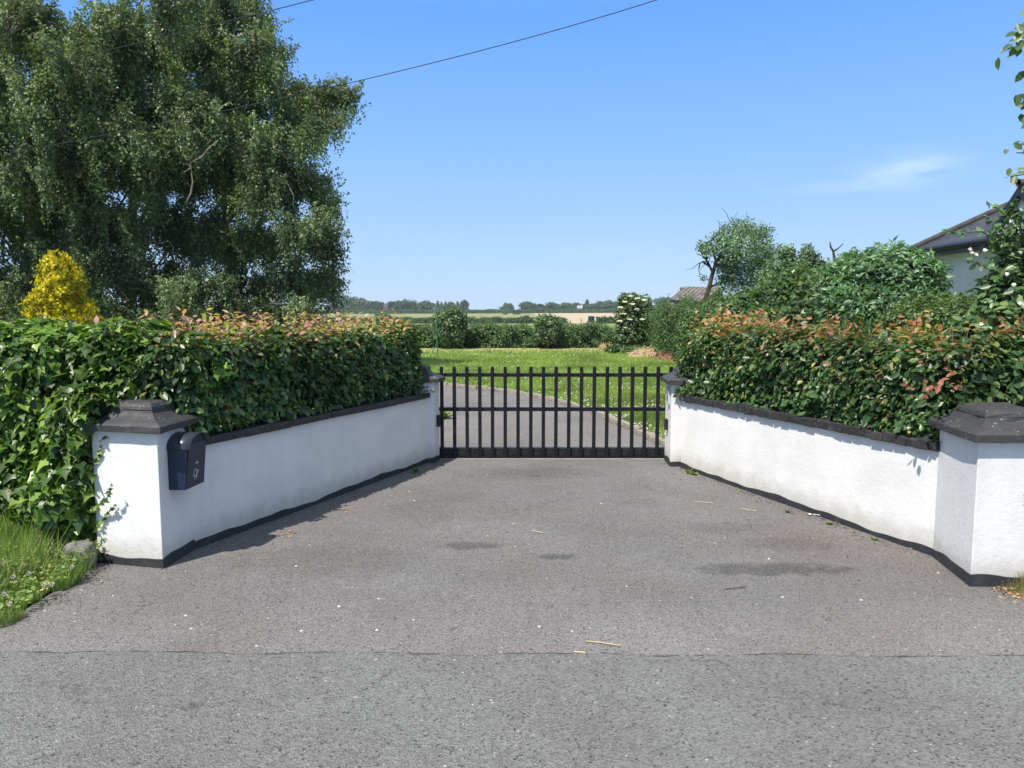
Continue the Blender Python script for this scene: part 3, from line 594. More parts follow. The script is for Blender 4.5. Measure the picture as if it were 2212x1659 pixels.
# ivy over the roadside bank, wrapping the outer pillar
t = thing('ivy_hedge', 'broad ivy covered hedge spilling over the post box pillar and the grass verge', 'hedge', (0, 0, 0))
SI = Shape((-8, 5.72), (-2.72, 5.72), 1.1, .18, lambda u: 1.70 + 0 * u, .2, .09, 21)
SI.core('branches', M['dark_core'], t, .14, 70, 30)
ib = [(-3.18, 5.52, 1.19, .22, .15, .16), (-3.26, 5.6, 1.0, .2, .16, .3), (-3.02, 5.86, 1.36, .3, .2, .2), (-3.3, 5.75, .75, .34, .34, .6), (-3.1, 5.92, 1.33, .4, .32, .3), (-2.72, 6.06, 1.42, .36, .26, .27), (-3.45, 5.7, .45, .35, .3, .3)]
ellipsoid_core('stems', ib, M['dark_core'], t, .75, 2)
P, N, u, v = SI.sample(36000, .15, .07, .65); P2, N2, _ = blob_points(ib, 9000, .1, .78, 1.12, 4); P, N = np.concatenate([P, P2]), np.concatenate([N, N2])
ok = ~((P[:, 1] < 5.6) & (P[:, 0] > -3.06) & (P[:, 2] < 1.22)) & ~((P[:, 0] > -3.16) & (P[:, 2] < 1.0)); P, N = P[ok], N[ok]
LN = nrm(N * .9 + UP * .45 + rng.normal(0, .5, P.shape)); D = -UP * .9 + N * .35 + rng.normal(0, .5, P.shape)
leaves('leaves', P, LN, D, .058 * rng.lognormal(0, .33, len(P)).clip(.4, 1.9) * (1 + .25 * (P[:, 2] < .8)), T_IVY, M['ivy'], t)
# pale seed heads along the top
P, N, u, v = SI.sample(1500, 0, .05, .62); k = (1.7 - P[:, 2] < .03); P = P[k][:60]; lst = [(np.array([p, p + np.array([rng.normal(0, .02), rng.normal(0, .02), .09])]), (.0025, .0015)) for p in P]
kind(tubes('flower_stalks', lst, M['twig'], t, 4), 'stuff'); hp = np.repeat(P + np.array([0, 0, .08]), 14, 0); hp = hp + rng.normal(0, .016, hp.shape)
leaves('flower_heads', hp, rng.normal(0, 1, hp.shape), rng.normal(0, 1, hp.shape), .012, T_DIA, plain('pale seed heads', (.42, .40, .33), .9), t)
def ivy_sprig(paths, label, parent_name='ivy_sprig', size=.05):
    t = thing(parent_name, label, 'ivy', tuple(paths[0][0])); o0 = np.array(paths[0][0]); lst, P, N, D, S = [], [], [], [], []
    for path in paths:
        p = np.array(path, float) - o0; q = np.concatenate([np.linspace(a, b, 5)[:-1] for a, b in zip(p[:-1], p[1:])] + [p[-1:]]); q[1:-1] += rng.normal(0, .005, (len(q) - 2, 3)); lst.append((q, np.linspace(.004, .0015, len(q))))
        for i in range(1, len(q)):
            for s_ in (-1, 1):
                if rng.random() < .75: P.append(q[i]); D.append(np.array([s_ * .8, -.25, rng.normal(-.2, .4)])); N.append(np.array([rng.normal(0, .3), -1, .45])); S.append(size * rng.uniform(.5, 1.1) * (1.1 - .5 * i / len(q)))
    tubes('stem', lst, M['twig'], t, 5); leaves('leaves', P, N, D, np.array(S), T_IVY, M['ivy'], t); return t
# sprigs creeping over the sunlit pillar face
def onL(x, y, off=.02):
    p, q = np.array(LO[0]), np.array(LO[3]); d = ray(x, y); nx, ny = q[1] - p[1], -(q[0] - p[0]); t_ = (nx * p[0] + ny * p[1]) / (nx * d.x + ny * d.y); return (d.x * t_, d.y * t_ - off, CAM_H + d.z * t_)
ivy_sprig([[onL(195, 1025), onL(212, 985), onL(228, 945)]], 'short ivy shoot high on the white pillar near its cap')
ivy_sprig([[onL(200, 1098, .03), onL(222, 1090, .06), onL(246, 1072, .09), onL(256, 1042, .1)]], 'long pale ivy shoot arching out across the white pillar')
ivy_sprig([[onL(205, 1150), onL(228, 1118), onL(252, 1090)]], 'dark ivy shoot climbing the lower white pillar face')
ivy_sprig([[onL(202, 1172), onL(212, 1190), onL(222, 1205)]], 'small ivy shoot at the foot of the white pillar')
ivy_sprig([[(-1.35, 9.02, .93), (-1.16, 9.10, .95), (-1.03, 9.17, .98)], [(-1.3, 9.03, .93), (-1.12, 9.12, .92), (-.97, 9.18, .905)]], 'thin ivy trailing off the end of the dark coping', size=.045)
ivy_sprig([[(3.66, 4.955, .52), (3.56, 4.95, .60), (3.5, 4.94, .66)], [(3.62, 4.955, .42), (3.54, 4.95, .47)]], 'ivy shoots reaching across the right-hand roadside pillar', size=.06)

# rambling growth at the right end of the sunlit hedge
t = thing('rambling_rose', 'tall tangled rose bush with white flowers towering over the roadside pillar', 'bush', (4.0, 6.2, 0))
O = np.array([4.0, 6.2, 0])
rb = [pxblob(*b) for b in ((2205, 505, 6.3, 45, 45), (2200, 570, 6.3, 50, 55), (2175, 640, 6.2, 50, 50), (2215, 640, 6.2, 70, 70), (2150, 720, 6.1, 65, 55), (2215, 730, 6, 75, 70), (2120, 775, 5.95, 55, 50), (2095, 735, 6.0, 40, 45), (2080, 790, 5.9, 45, 45), (2160, 665, 6.1, 45, 45), (2190, 810, 5.8, 80, 65), (2140, 840, 5.75, 60, 40), (2260, 560, 6.4, 60, 90), (2290, 700, 6.2, 80, 110), (2260, 830, 5.9, 90, 80), (2390, 640, 6.2, 100, 110), (2400, 780, 6.1, 110, 130), (2540, 700, 6.2, 110, 120), (2560, 830, 6.1, 120, 120))]
rl = [(b[0] - O[0], b[1] - O[1], b[2] - O[2], *b[3:]) for b in rb]
ellipsoid_core('stems', rl[2:], M['dark_core'], t, .66, 5); P, N, _ = blob_points(rl, 15500, .22, .7, 1.22, 6)
leaves('leaves', P, nrm(N * .6 + UP * .4 + np.array([0, -.2, 0]) + rng.normal(0, .45, P.shape)), N * .5 - UP * .5 + rng.normal(0, .5, P.shape), .088 * rng.uniform(.5, 1.15, len(P)), T_OVATE, M['sycamore'], t)
lst, P2, N2, D2 = [], [], [], []
for path in ([(2160, 520, 6.2), (2120, 500, 6.1), (2075, 503, 6.05), (2045, 500, 6.0)], [(2190, 480, 6.2), (2160, 455, 6.2), (2135, 438, 6.1)], [(2160, 590, 6.2), (2120, 575, 6.1), (2085, 560, 6.1)], [(2170, 540, 6.2), (2150, 500, 6.1), (2140, 470, 6.1)], [(2200, 470, 6.3), (2195, 430, 6.3)]):
    p = np.array([at(*a) for a in path]) - O; q = np.concatenate([np.linspace(a, b, 4)[:-1] for a, b in zip(p[:-1], p[1:])] + [p[-1:]]); lst.append((q, np.linspace(.006, .002, len(q))))
    for i in range(len(q)):
        for s_ in range(3): P2.append(q[i]); N2.append(rng.normal(0, .5, 3) + np.array([0, -.5, .8])); D2.append(rng.normal(0, 1, 3))
tubes('rambling_stems', lst, M['twig'], t, 5); leaves('rambling_leaves', P2, N2, D2, .06 * rng.uniform(.5, 1.2, len(P2)), T_OVATE, M['lance'], t)
fl = []
for (x, y) in ((2128, 540), (2100, 545), (2185, 478), (2205, 545), (2175, 592), (2190, 615), (2120, 700), (2203, 655), (2096, 538), (2110, 550)): fl.append(np.array(at(x, y, 5.85)) - O)
a = np.arange(6) * 1.047; D = np.column_stack([np.cos(a), -.4 + 0 * a, np.sin(a)])
for f_ in fl: leaves('flower', np.repeat([f_], 6, 0), np.tile([0, -1., .4], (6, 1)) + rng.normal(0, .3, (6, 3)), D, .019, T_LOBE, M['rosepetal'], t)

# tree outside the frame whose drooping branch ends hang into view
t = thing('overhanging_tree', 'leafy tree branches hanging into view from beyond the roadside pillar', 'tree', (5.7, 6.2, 0))
O = np.array([5.7, 6.2, 0.]); lst = [(bend(O * 0, (-.1, 0, 2.7), 6, .008), np.linspace(.12, .07, 6))] + [(bend((-.1, 0, 2.6), (x_, y_, z_), 5, .04), np.linspace(.06, .02, 5)) for x_, y_, z_ in ((.1, .1, 4), (.6, .3, 3.6), (.2, .5, 4.8), (.9, 0, 4.2))]
P, N, D = [], [], []; lst2 = []
for (x, y, Y) in ((2192, 62, 5.7), (2200, 205, 5.7), (2196, 330, 5.65), (2185, 382, 5.7), (2230, 30, 5.9), (2250, 130, 5.8), (2245, 270, 5.8), (2240, 350, 5.8)):
    e = np.array(at(x, y, Y)) - O; s_ = np.array([-.1, 0, min(max(e[2] - .6, 2.0), 3.2)]); q = bend(s_, e, 7, .02, .12); lst2.append((q, np.linspace(.03, .004, 7))); k = 95 if y not in (382,) else 9
    for i in range(k):
        f = rng.uniform(.62, 1.0); p = q[min(int(f * 6), 5)] * (1 - (f * 6) % 1) + q[min(int(f * 6) + 1, 6)] * ((f * 6) % 1); p = p + rng.normal(0, .06, 3) - np.array([0, 0, rng.uniform(0, .12)]); P.append(p); D.append(np.array([rng.normal(-.3, .5), rng.normal(-.2, .5), -.8])); N.append(np.array([-.3, -.7, .5]) + rng.normal(0, .45, 3))
tubes('trunk', lst, M['bark'], t, 8); tubes('limbs', lst2, M['twig'], t, 5); cb_ = [(.05, .1, 3.7, .8, .8, .7), (.6, .3, 3.2, .8, .8, .7), (.2, .5, 4.5, .9, .9, .7), (.9, 0, 4.0, .8, .8, .7)]; P2, N2, _ = blob_points(cb_, 4200, .2, .5, 1.15, 3); P2, N2 = P2[P2[:, 0] > -.75], N2[P2[:, 0] > -.75]
P = np.concatenate([np.array(P), P2]); D = np.concatenate([np.array(D), -UP * .7 + rng.normal(0, .5, P2.shape)]); N = np.concatenate([np.array(N), nrm(N2 + UP * .4 + rng.normal(0, .45, P2.shape))])
leaves('foliage', P, N, D, .09 * rng.uniform(.6, 1.15, len(P)), T_OVATE, M['sycamore'], t)

# ------------------------------------------------------------------ weeping birches
def birch(label, base, trunk_px, blobs, leaves_n, Y0, extra_limbs=()):
    bx = at(base[0], 672, base[1]); O = np.array([bx.x, base[1], 0.]); t = thing('weeping_birch', label, 'tree', tuple(O), 0, 'weeping birches behind the hedge')
    bl = []
    for (x, y, rx, ry) in blobs: 
        Y = Y0 + rng.uniform(-1.8, 1.2); b = pxblob(x, y, Y, rx, ry); bl.append((b[0] - O[0], b[1] - O[1], b[2], *b[3:]))
    tp = [np.zeros(3)] + [np.array(at(x, y, base[1] + dy)) - O for x, y, dy in trunk_px]; q = np.concatenate([np.linspace(a, b, 4)[:-1] for a, b in zip(tp[:-1], tp[1:])] + [tp[-1][None]]); q[1:-1] += rng.normal(0, .05, (len(q) - 2, 3))
    tubes('trunk', [(q, np.linspace(.17, .03, len(q)))], M['birchbark'], t, 8); lim = []
    for b in bl:
        c = np.array(b[:3]); z = max(1.5, c[2] - abs(rng.uniform(.8, 2.5))); i = np.argmin(abs(q[:, 2] - z)); lim.append((bend(q[i], c + np.array([0, 0, b[5] * .4]), 6, .04, .08), np.linspace(.055, .012, 6)))
        for k in range(3): lim.append((bend(c + np.array([0, 0, b[5] * .2]), c + nrm(rng.normal(0, 1, 3)) * np.array(b[3:]) * .95, 5, .06), np.linspace(.016, .005, 5)))
    for a in extra_limbs: p = np.array([at(*s_) for s_ in a]) - O; p2 = np.concatenate([np.linspace(a_, b_, 4)[:-1] for a_, b_ in zip(p[:-1], p[1:])] + [p[-1:]]); p2[1:] += rng.normal(0, .05, (len(p2) - 1, 3)); lim.append((p2, np.linspace(.026, .009, len(p2)))); [lim.append((bend(p2[k_], p2[k_] + rng.normal(0, .4, 3), 4, .1), (.015, .012, .008, .004))) for k_ in range(1, len(p2), 2)]
    tubes('limbs', lim, M['birchbark'], t, 5)
    # hanging strands
    B = np.array(bl); wgt = B[:, 3] * B[:, 5]; tot = wgt.sum(); Pn = []; Dn = []; lim2 = []
    for b, wg in zip(B, wgt):
        ns = max(40, int(leaves_n * 4.0 * wg / tot / 15)); nbr = 14; Da = nrm(rng.normal(size=(nbr, 3))); Da[:, 2] = np.abs(Da[:, 2]) * 1.1 - .3; Da = nrm(Da)
        ce = b[:3] + np.array([0, 0, -.15 * b[5]]); En = b[:3] + Da * b[3:] * rng.uniform(.65, 1.12, (nbr, 1)); wb = rng.integers(0, nbr, ns); tt_ = rng.uniform(.2, 1.08, ns) ** .8; D0 = Da[wb]
        s0 = ce + (En[wb] - ce) * tt_[:, None] + np.array([0, 0, .28 * b[5]]) * np.sin(tt_ * 2.7)[:, None] + rng.normal(0, .1, (ns, 3)); tw = rng.normal(0, .07, (ns, 2)) + D0[:, :2] * .12 + np.array([.06, 0])
        L = rng.uniform(.25, 1.15, ns) * min(1.2, .45 + b[5] / 2)
        for k_ in range(nbr): lim2.append((np.array([ce, ce * .45 + En[k_] * .55 + np.array([0, 0, .27 * b[5]]), En[k_] + np.array([0, 0, .12 * b[5]]), En[k_] + Da[k_] * .12 - np.array([0, 0, .05])]), (.018, .012, .007, .003)))
        up_ = rng.random(ns) < .3; L = np.where(up_, -L * .35, L * .85); tw = np.where(up_[:, None], D0[:, :2] * .35 + rng.normal(0, .12, (ns, 2)), tw)
        f = np.linspace(0, 1, 15)[None, :, None]; Q = s0[:, None] + np.concatenate([np.broadcast_to(tw[:, None], (ns, 1, 2)) * (2 * f - f * f), -L[:, None, None] * f ** 1.2 + .05 * np.sin(f * 3.1)], 2) + rng.normal(0, .03, (ns, 15, 3))
        Pn.append(Q.reshape(-1, 3)); Dn.append(np.tile(nrm(D0), (1, 15)).reshape(-1, 3))
    P = np.concatenate(Pn); N = np.concatenate(Dn); k = P[:, 2] > .3; P, N = P[k], N[k]
    leaves('crown', P, nrm(N * .7 + UP * .25 + rng.normal(0, .6, P.shape)), -UP * .8 + N * .3 + rng.normal(0, .45, P.shape), .083 * rng.uniform(.55, 1.25, len(P)), T_DIA, M['birch'], t); kind(tubes('branchlets', lim2, M['birchbark'], t, 4), 'stuff'); return t
birch('weeping birch reaching past the left picture edge behind the golden conifer', (60, 21), ((70, 300, 1), (80, 60, 1.2), (85, -60, 1)),
      ((20, 60, 80, 90), (90, 75, 42, 80), (-70, 120, 90, 110), (60, 200, 110, 110), (150, 160, 60, 80), (-40, 270, 100, 110), (150, 290, 85, 100), (30, 360, 110, 110), (120, 420, 100, 100), (-60, 450, 110, 120), (40, 520, 110, 110), (140, 560, 90, 90), (-40, 620, 110, 80), (60, 640, 110, 60), (150, 640, 80, 60), (20, 690, 90, 40), (120, 690, 90, 40), (60, 110, 70, 80), (170, 370, 70, 90), (10, 20, 60, 60), (0, 440, 90, 90), (90, 320, 80, 80)), 52000, 21)
birch('central weeping birch with a bare pale leader at its top', (275, 22.5), ((285, 420, 1.2), (292, 200, 1.2), (301, 30, .6), (306, -70, .4)),
      ((250, 70, 45, 80), (195, 105, 50, 75), (362, 50, 36, 90), (392, 20, 22, 50), (345, 140, 65, 90), (250, 190, 90, 110), (190, 290, 85, 100), (320, 280, 80, 100), (250, 400, 110, 110), (370, 400, 85, 100), (190, 480, 90, 100), (310, 520, 110, 100), (400, 540, 80, 90), (230, 610, 110, 70), (350, 630, 110, 60), (300, 680, 90, 45), (210, 690, 80, 40), (390, 690, 80, 40), (280, 110, 60, 80), (410, 250, 60, 90), (420, 340, 60, 80), (180, 190, 60, 80), (300, 350, 80, 80), (280, 150, 60, 70)), 56000, 22)
birch('weeping birch with a long bough stretching out toward the open field', (500, 23), ((485, 480, 1), (478, 330, 1.3), (490, 200, 1.3), (496, 90, 1.2), (500, -50, 1)),
      ((480, 40, 55, 85), (535, 70, 45, 80), (450, 130, 60, 90), (545, 150, 55, 80), (585, 130, 32, 60), (600, 200, 38, 60), (520, 240, 65, 80), (690, 225, 60, 48), (738, 215, 26, 45), (650, 250, 45, 50), (700, 290, 42, 60), (655, 320, 35, 55), (455, 300, 80, 95), (560, 330, 45, 65), (480, 420, 80, 80), (650, 420, 55, 65), (700, 450, 28, 60), (580, 440, 55, 70), (690, 540, 38, 80), (640, 520, 55, 70), (560, 540, 65, 70), (470, 540, 80, 80), (690, 630, 38, 60), (620, 620, 65, 60), (530, 630, 75, 55), (450, 640, 75, 45), (480, 690, 80, 40), (560, 690, 80, 40), (640, 680, 60, 40), (420, 90, 50, 80), (500, 170, 60, 80), (520, 370, 70, 80), (470, 250, 60, 80), (600, 290, 40, 50), (610, 380, 45, 50)), 62000, 23,
      [[(520, 345, 22), (545, 372, 21.4), (582, 373, 21.2), (608, 382, 21)], [(400, 440, 20.8), (425, 360, 20.6), (470, 300, 20.4)]])

# golden conifer
t = thing('golden_conifer', 'bright yellow conical conifer behind the ivy hedge', 'conifer', tuple(G(0, 0, 0) * 0 + Vector((at(128, 600, 12).x, 12, 0))))
n = 30000; h = 2.86; z = h * (1 - np.sqrt(rng.random(n)) * .80); a = rng.uniform(0, 6.283, n); q0 = np.column_stack([np.cos(a), np.sin(a), z * 1.6]); rad = .68 * np.sqrt(np.clip(1 - z / h, 0, 1)) ** .85 * (1 + .27 * lump(q0, .5, 4) + .15 * lump(q0, .2, 9)) * rng.uniform(.74, 1.04, n)
O2 = np.column_stack([np.cos(a), np.sin(a), 0 * a]); P = O2 * rad[:, None]; P[:, 2] = z
leaves('foliage', P, jit(O2 + UP * .2, .45), UP * .8 + O2 * .7 + rng.normal(0, .45, P.shape), .065 * rng.uniform(.5, 1.2, n), T_DIA, M['gold'], t)
tubes('trunk', [(np.array([(0, 0, -.02), (0, 0, 1.2), (.02, 0, 2.6)]), (.07, .05, .01))], M['bark'], t)
bm = bmesh.new(); bmesh.ops.create_cone(bm, segments=20, radius1=.52, radius2=.02, depth=2.6); bmesh.ops.translate(bm, verts=bm.verts, vec=(0, 0, 1.32)); mesh_bm('inner_shade_cone', bm, plain('golden twigs darkened as shade', (.13, .10, .01), .9), t, True)  # solid cone; the shade between the sprays is put into its colour

# ------------------------------------------------------------------ hedgerow and bushes round the lawn
def bush(name, label, cat, blobs, n, size, tpl, m, group=None, core=.68, stem=True, droop=.35, lumps=.15, hi=1.08, base=None):
    B = np.array(blobs, float); O = np.array([B[:, 0].mean(), B[:, 1].mean(), 0.]) if base is None else np.array(base, float); B[:, :3] -= O; t = thing(name, label, cat, tuple(O), 0, group)
    if core: ellipsoid_core('branches', B, M['dark_core'], t, core, 3)
    P, N, _ = blob_points(B, n, lumps, .68, hi, 8); k = P[:, 2] + O[2] > 0; P, N = P[k], N[k]
    leaves('leaves', P, nrm(N * .6 + UP * .45 + rng.normal(0, .5, P.shape)), N * .6 - UP * droop + rng.normal(0, .5, P.shape), size * rng.uniform(.55, 1.2, len(P)), tpl, m, t)
    if stem:
        lst = [(bend((rng.normal(0, .08), rng.normal(0, .08), -.03), np.array(b[:3]), 5, .05), np.linspace(.04, .012, 5)) for b in B]; tubes('stems', lst, M['bark'], t, 5)
    return t
FH = Shape((-22, 38.7), (6.6, 38.7), 1.3, .0, lambda u: 1.08 + .09 * np.sin(u * 37) + .06 * np.sin(u * 91), .3, .2, 31)
t = thing('field_hedge', 'long dark hawthorn hedge along the far side of the lawn', 'hedge')
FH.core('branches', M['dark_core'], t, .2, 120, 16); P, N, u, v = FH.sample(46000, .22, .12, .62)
leaves('leaves', P, nrm(N * .7 + UP * .5 + rng.normal(0, .5, P.shape)), N * .4 + rng.normal(0, .7, P.shape), .11 * rng.uniform(.5, 1.2, len(P)), T_OVATE, M['hedge_far'], t)
P, N, u, v = FH.sample(2600, 0, .0, .62); k = np.abs(FH.z1(u) - P[:, 2]) < .15; P = P[k][:240]; shoots('shoot_leaves', P, M['hedge_far'], t, M['twig'], 7, (.2, .5), .1, .3)
bush('round_shrub', 'rounded light green shrub growing out of the field hedge', 'shrub', [pxblob(972, 708, 37.9, 33, 40), pxblob(985, 690, 37.9, 22, 24), pxblob(955, 700, 38, 20, 26)], 5200, .16, T_OVATE, M['elder'])
bush('elder_shrub', 'pale leafed shrub poking above the middle of the field hedge', 'shrub', [pxblob(1182, 712, 38.1, 26, 30), pxblob(1172, 698, 38.1, 16, 17), pxblob(1198, 706, 38.1, 14, 18)], 3600, .17, T_OVATE, leafmat('pale shrub leaves', [(0, (.05, .1, .045)), (1, (.22, .3, .15))], .3))
bush('young_shrub', 'small grey green shrub showing just above the shaded hedge', 'shrub', [pxblob(825, 690, 38.3, 16, 14), pxblob(838, 694, 38.3, 14, 12)], 900, .15, T_OVATE, M['lance'], core=.5)
# flowering elder
eb = [pxblob(*b) for b in ((1368, 668, 34.5, 26, 34), (1352, 690, 34.3, 22, 30), (1385, 680, 34.5, 26, 40), (1362, 720, 34.2, 32, 36), (1395, 720, 34.5, 30, 40), (1350, 650, 34.5, 14, 16))]
t = bush('flowering_elder', 'tall elder bush dotted with flat cream flower heads', 'bush', eb, 9000, .15, T_OVATE, M['elder'])
O = np.array(t.location); FPs = []
for (x, y) in ((1362, 640), (1378, 645), (1350, 652), (1340, 664), (1366, 657), (1392, 648), (1346, 678), (1338, 694), (1360, 690), (1375, 668), (1352, 708), (1388, 690)):
    c = np.array(at(x, y, 33.75)) - O; a = rng.uniform(0, 6.28, 26); r_ = .11 * np.sqrt(rng.random(26)); FPs.append(0); q_ = (c + np.column_stack([r_ * np.cos(a), r_ * np.sin(a) * .8, rng.normal(0, .015, 26) + r_ * .1])); leaves('flower_head', q_, np.tile([0, -.5, 1.], (26, 1)) + rng.normal(0, .2, (26, 3)), rng.normal(0, 1, (26, 3)), .062, T_LOBE, M['cream'], t)
# side hedge running up the right of the lawn
SH = Shape((6.15, 35.5), (6.15, 16.5), 1.6, 0, lambda u: 1.85 + .6 * u + .12 * np.sin(u * 23) + .09 * np.sin(u * 51), .45, .28, 41)
# front of the shape must face the lawn (-X)
SH.f = np.array([-1., 0.])
t = thing('mixed_hedge', 'tall mixed hedge running from the lawn corner toward the house', 'hedge')
SH.core('branches', M['dark_core'], t, .25, 90, 20); P, N, u, v = SH.sample(52000, .28, .14, .8)
leaves('leaves', P, nrm(N * .6 + UP * .5 + rng.normal(0, .5, P.shape)), N * .4 + rng.normal(0, .6, P.shape), .085 * rng.uniform(.5, 1.2, len(P)), T_OVATE, M['hedge_far'], t)
P2, N2 = SH.caps(2500); leaves('end_leaves', P2, jit(N2 + UP * .3, .5), rng.normal(0, 1, P2.shape), .09, T_OVATE, M['hedge_far'], t)
P, N, u, v = SH.sample(2200, 0, 0, .8); k = np.abs(SH.z1(u) - P[:, 2]) < .3; shoots('shoot_leaves', P[k][:260], M['sycamore'], t, M['twig'], 8, (.15, .5), .08, .3)
bush('maple_bush', 'dense broad leafed bush layered between the old tree and the big shrub', 'bush', [pxblob(*b) for b in ((1690, 655, 18.5, 60, 50), (1640, 665, 19.5, 55, 45), (1735, 640, 17.5, 60, 60), (1780, 630, 16.5, 55, 50), (1700, 700, 17.5, 90, 50), (1780, 690, 16, 80, 60), (1600, 690, 20, 60, 45))], 15000, .115, T_LOBE, M['sycamore'], droop=.6)
tt = bush('laurel_shrub', 'big rounded shrub with long pointed leaves in front of the house', 'shrub', [pxblob(*b) for b in ((1900, 610, 12.8, 90, 62), (1960, 600, 12.6, 70, 55), (1850, 600, 13, 60, 55), (1925, 570, 12.7, 60, 38), (1830, 640, 12.8, 60, 60), (1900, 670, 12.4, 110, 55), (1985, 655, 12.4, 50, 52), (1800, 610, 13.6, 35, 34))], 19000, .135, (T_LANCE[0] * np.array([1.7, 1, 1]), T_LANCE[1]), M['lance'], droop=.05)
bush('privet_bush', 'low fine leafed bush below the house wall', 'bush', [pxblob(*b) for b in ((2010, 676, 10.6, 70, 38), (2080, 676, 10.4, 65, 38), (2060, 690, 10, 90, 40), (2130, 684, 10.2, 50, 40), (1960, 695, 10.4, 60, 30))], 15000, .055, T_OVATE, leafmat('fine privet leaves', [(0, (.045, .10, .025)), (.7, (.09, .16, .04)), (1, (.2, .25, .09))], .3))
# old leaning tree
def old_tree():
    Y = 29.; O = np.array([at(1516, 672, Y).x, Y, 0.]); t = thing('leaning_tree', 'old leaning tree with a dark bent trunk beside the shed', 'tree', tuple(O))
    def W_(x, y, dy=0): return np.array(at(x, y, Y + dy)) - O
    tp = [np.zeros(3), W_(1522, 650), W_(1531, 625), W_(1538, 595), W_(1546, 570), W_(1555, 552)]; tubes('trunk', [(np.array(tp), (.115, .1, .09, .08, .07, .055))], M['bark'], t, 8)
    lim = []
    for a in ([(1546, 570), (1556, 548), (1575, 520), (1590, 490)], [(1540, 590), (1530, 568), (1520, 552), (1510, 540)], [(1548, 566), (1540, 545), (1535, 525), (1545, 510), (1566, 498)], [(1552, 555), (1580, 560), (1615, 540), (1640, 510)], [(1532, 620), (1555, 612), (1580, 605), (1610, 615)], [(1546, 572), (1585, 580), (1620, 575), (1650, 560)], [(1533, 575), (1518, 565), (1512, 570)], [(1528, 560), (1522, 545), (1524, 530)]):
        p = np.array([W_(*s_) for s_ in a]); lim.append((p, np.linspace(.055, .014, len(p))))
        for k in range(5): i = rng.integers(1, len(p)); lim.append((bend(p[i], p[i] + rng.normal(0, .35, 3) + np.array([0, 0, .15]), 4, .12), np.linspace(.02, .006, 4)))
    tubes('limbs', lim, M['bark'], t, 5)
    bl = [pxblob(x, y, Y + d, rx, ry) for x, y, d, rx, ry in ((1592, 502, 0, 32, 24), (1612, 490, .4, 24, 16), (1640, 505, 0, 26, 18), (1560, 520, 0, 28, 20), (1528, 540, -.2, 20, 14), (1518, 530, 0, 10, 9), (1600, 535, -.6, 50, 34), (1640, 545, .2, 28, 34), (1575, 560, 0, 28, 28), (1605, 580, .2, 42, 30), (1650, 580, .3, 30, 30), (1585, 610, .3, 34, 18), (1640, 615, .4, 36, 18), (1655, 500, .2, 14, 9), (1568, 592, .3, 22, 20), (1665, 560, .3, 16, 30), (1520, 602, .2, 8, 8))]
    B = np.array(bl); B[:, :3] -= O; P, N, _ = blob_points(B, 11500, .3, .25, 1.25, 12); leaves('crown', P, nrm(N * .4 + UP * .4 + rng.normal(0, .6, P.shape)), rng.normal(0, 1, P.shape), .105 * rng.uniform(.5, 1.2, len(P)), T_OVATE, M['oldtree'], t)
old_tree()
def small_tree():
    Y = 25.; O = np.array([at(1720, 672, Y).x, Y, 0.]); t = thing('apple_tree', 'lower spreading tree with uneven tufts right of the old leaning tree', 'tree', tuple(O)); B = np.array([pxblob(x, y, Y + d, rx, ry) for x, y, d, rx, ry in ((1690, 545, 0, 15, 16), (1706, 552, 0, 12, 20), (1722, 575, 0, 24, 20), (1690, 578, 0, 26, 22), (1742, 550, 0, 14, 18), (1756, 560, 0, 14, 16), (1748, 590, 0, 30, 24), (1700, 605, 0, 40, 22), (1770, 580, .3, 22, 16), (1660, 600, .3, 24, 20))]); B[:, :3] -= O
    P, N, _ = blob_points(B, 8500, .3, .35, 1.15, 13); leaves('crown', P, nrm(N * .4 + UP * .4 + rng.normal(0, .6, P.shape)), rng.normal(0, 1, P.shape), .10 * rng.uniform(.5, 1.2, len(P)), T_OVATE, M['oldtree'], t)
    tubes('trunk', [(bend((0, 0, -.03), (0, 0, 1.9), 5, .03), np.linspace(.15, .1, 5))], M['bark'], t, 7); tubes('limbs', [(bend((0, 0, 1.8), b[:3], 5, .05), np.linspace(.07, .015, 5)) for b in B], M['bark'], t, 5)
small_tree()
Y = 16.; O = np.array(at(1803, 600, Y)); O[2] = 0; t = thing('dead_tree', 'bare forked dead branch sticking up above the bushes', 'dead tree', tuple(O)); W_ = lambda x, y: np.array(at(x, y, Y)) - O
tubes('trunk', [(np.array([(0, 0, -.03), (0, 0, 1.2), W_(1803, 600), W_(1802, 556)]), (.09, .08, .05, .028))], M['bark'], t, 6)
tubes('fork', [(np.array([W_(1802, 558), W_(1800, 543), W_(1794, 533), W_(1793, 523)]), (.026, .024, .02, .01))], M['bark'], t, 5); tubes('fork', [(np.array([W_(1800, 543), W_(1810, 537), W_(1822, 526)]), (.022, .015, .008))], M['bark'], t, 5)
tubes('fork', [(np.array([W_(1803, 590), W_(1788, 570), W_(1775, 562), W_(1763, 568)]), (.03, .026, .02, .014))], M['bark'], t, 5)

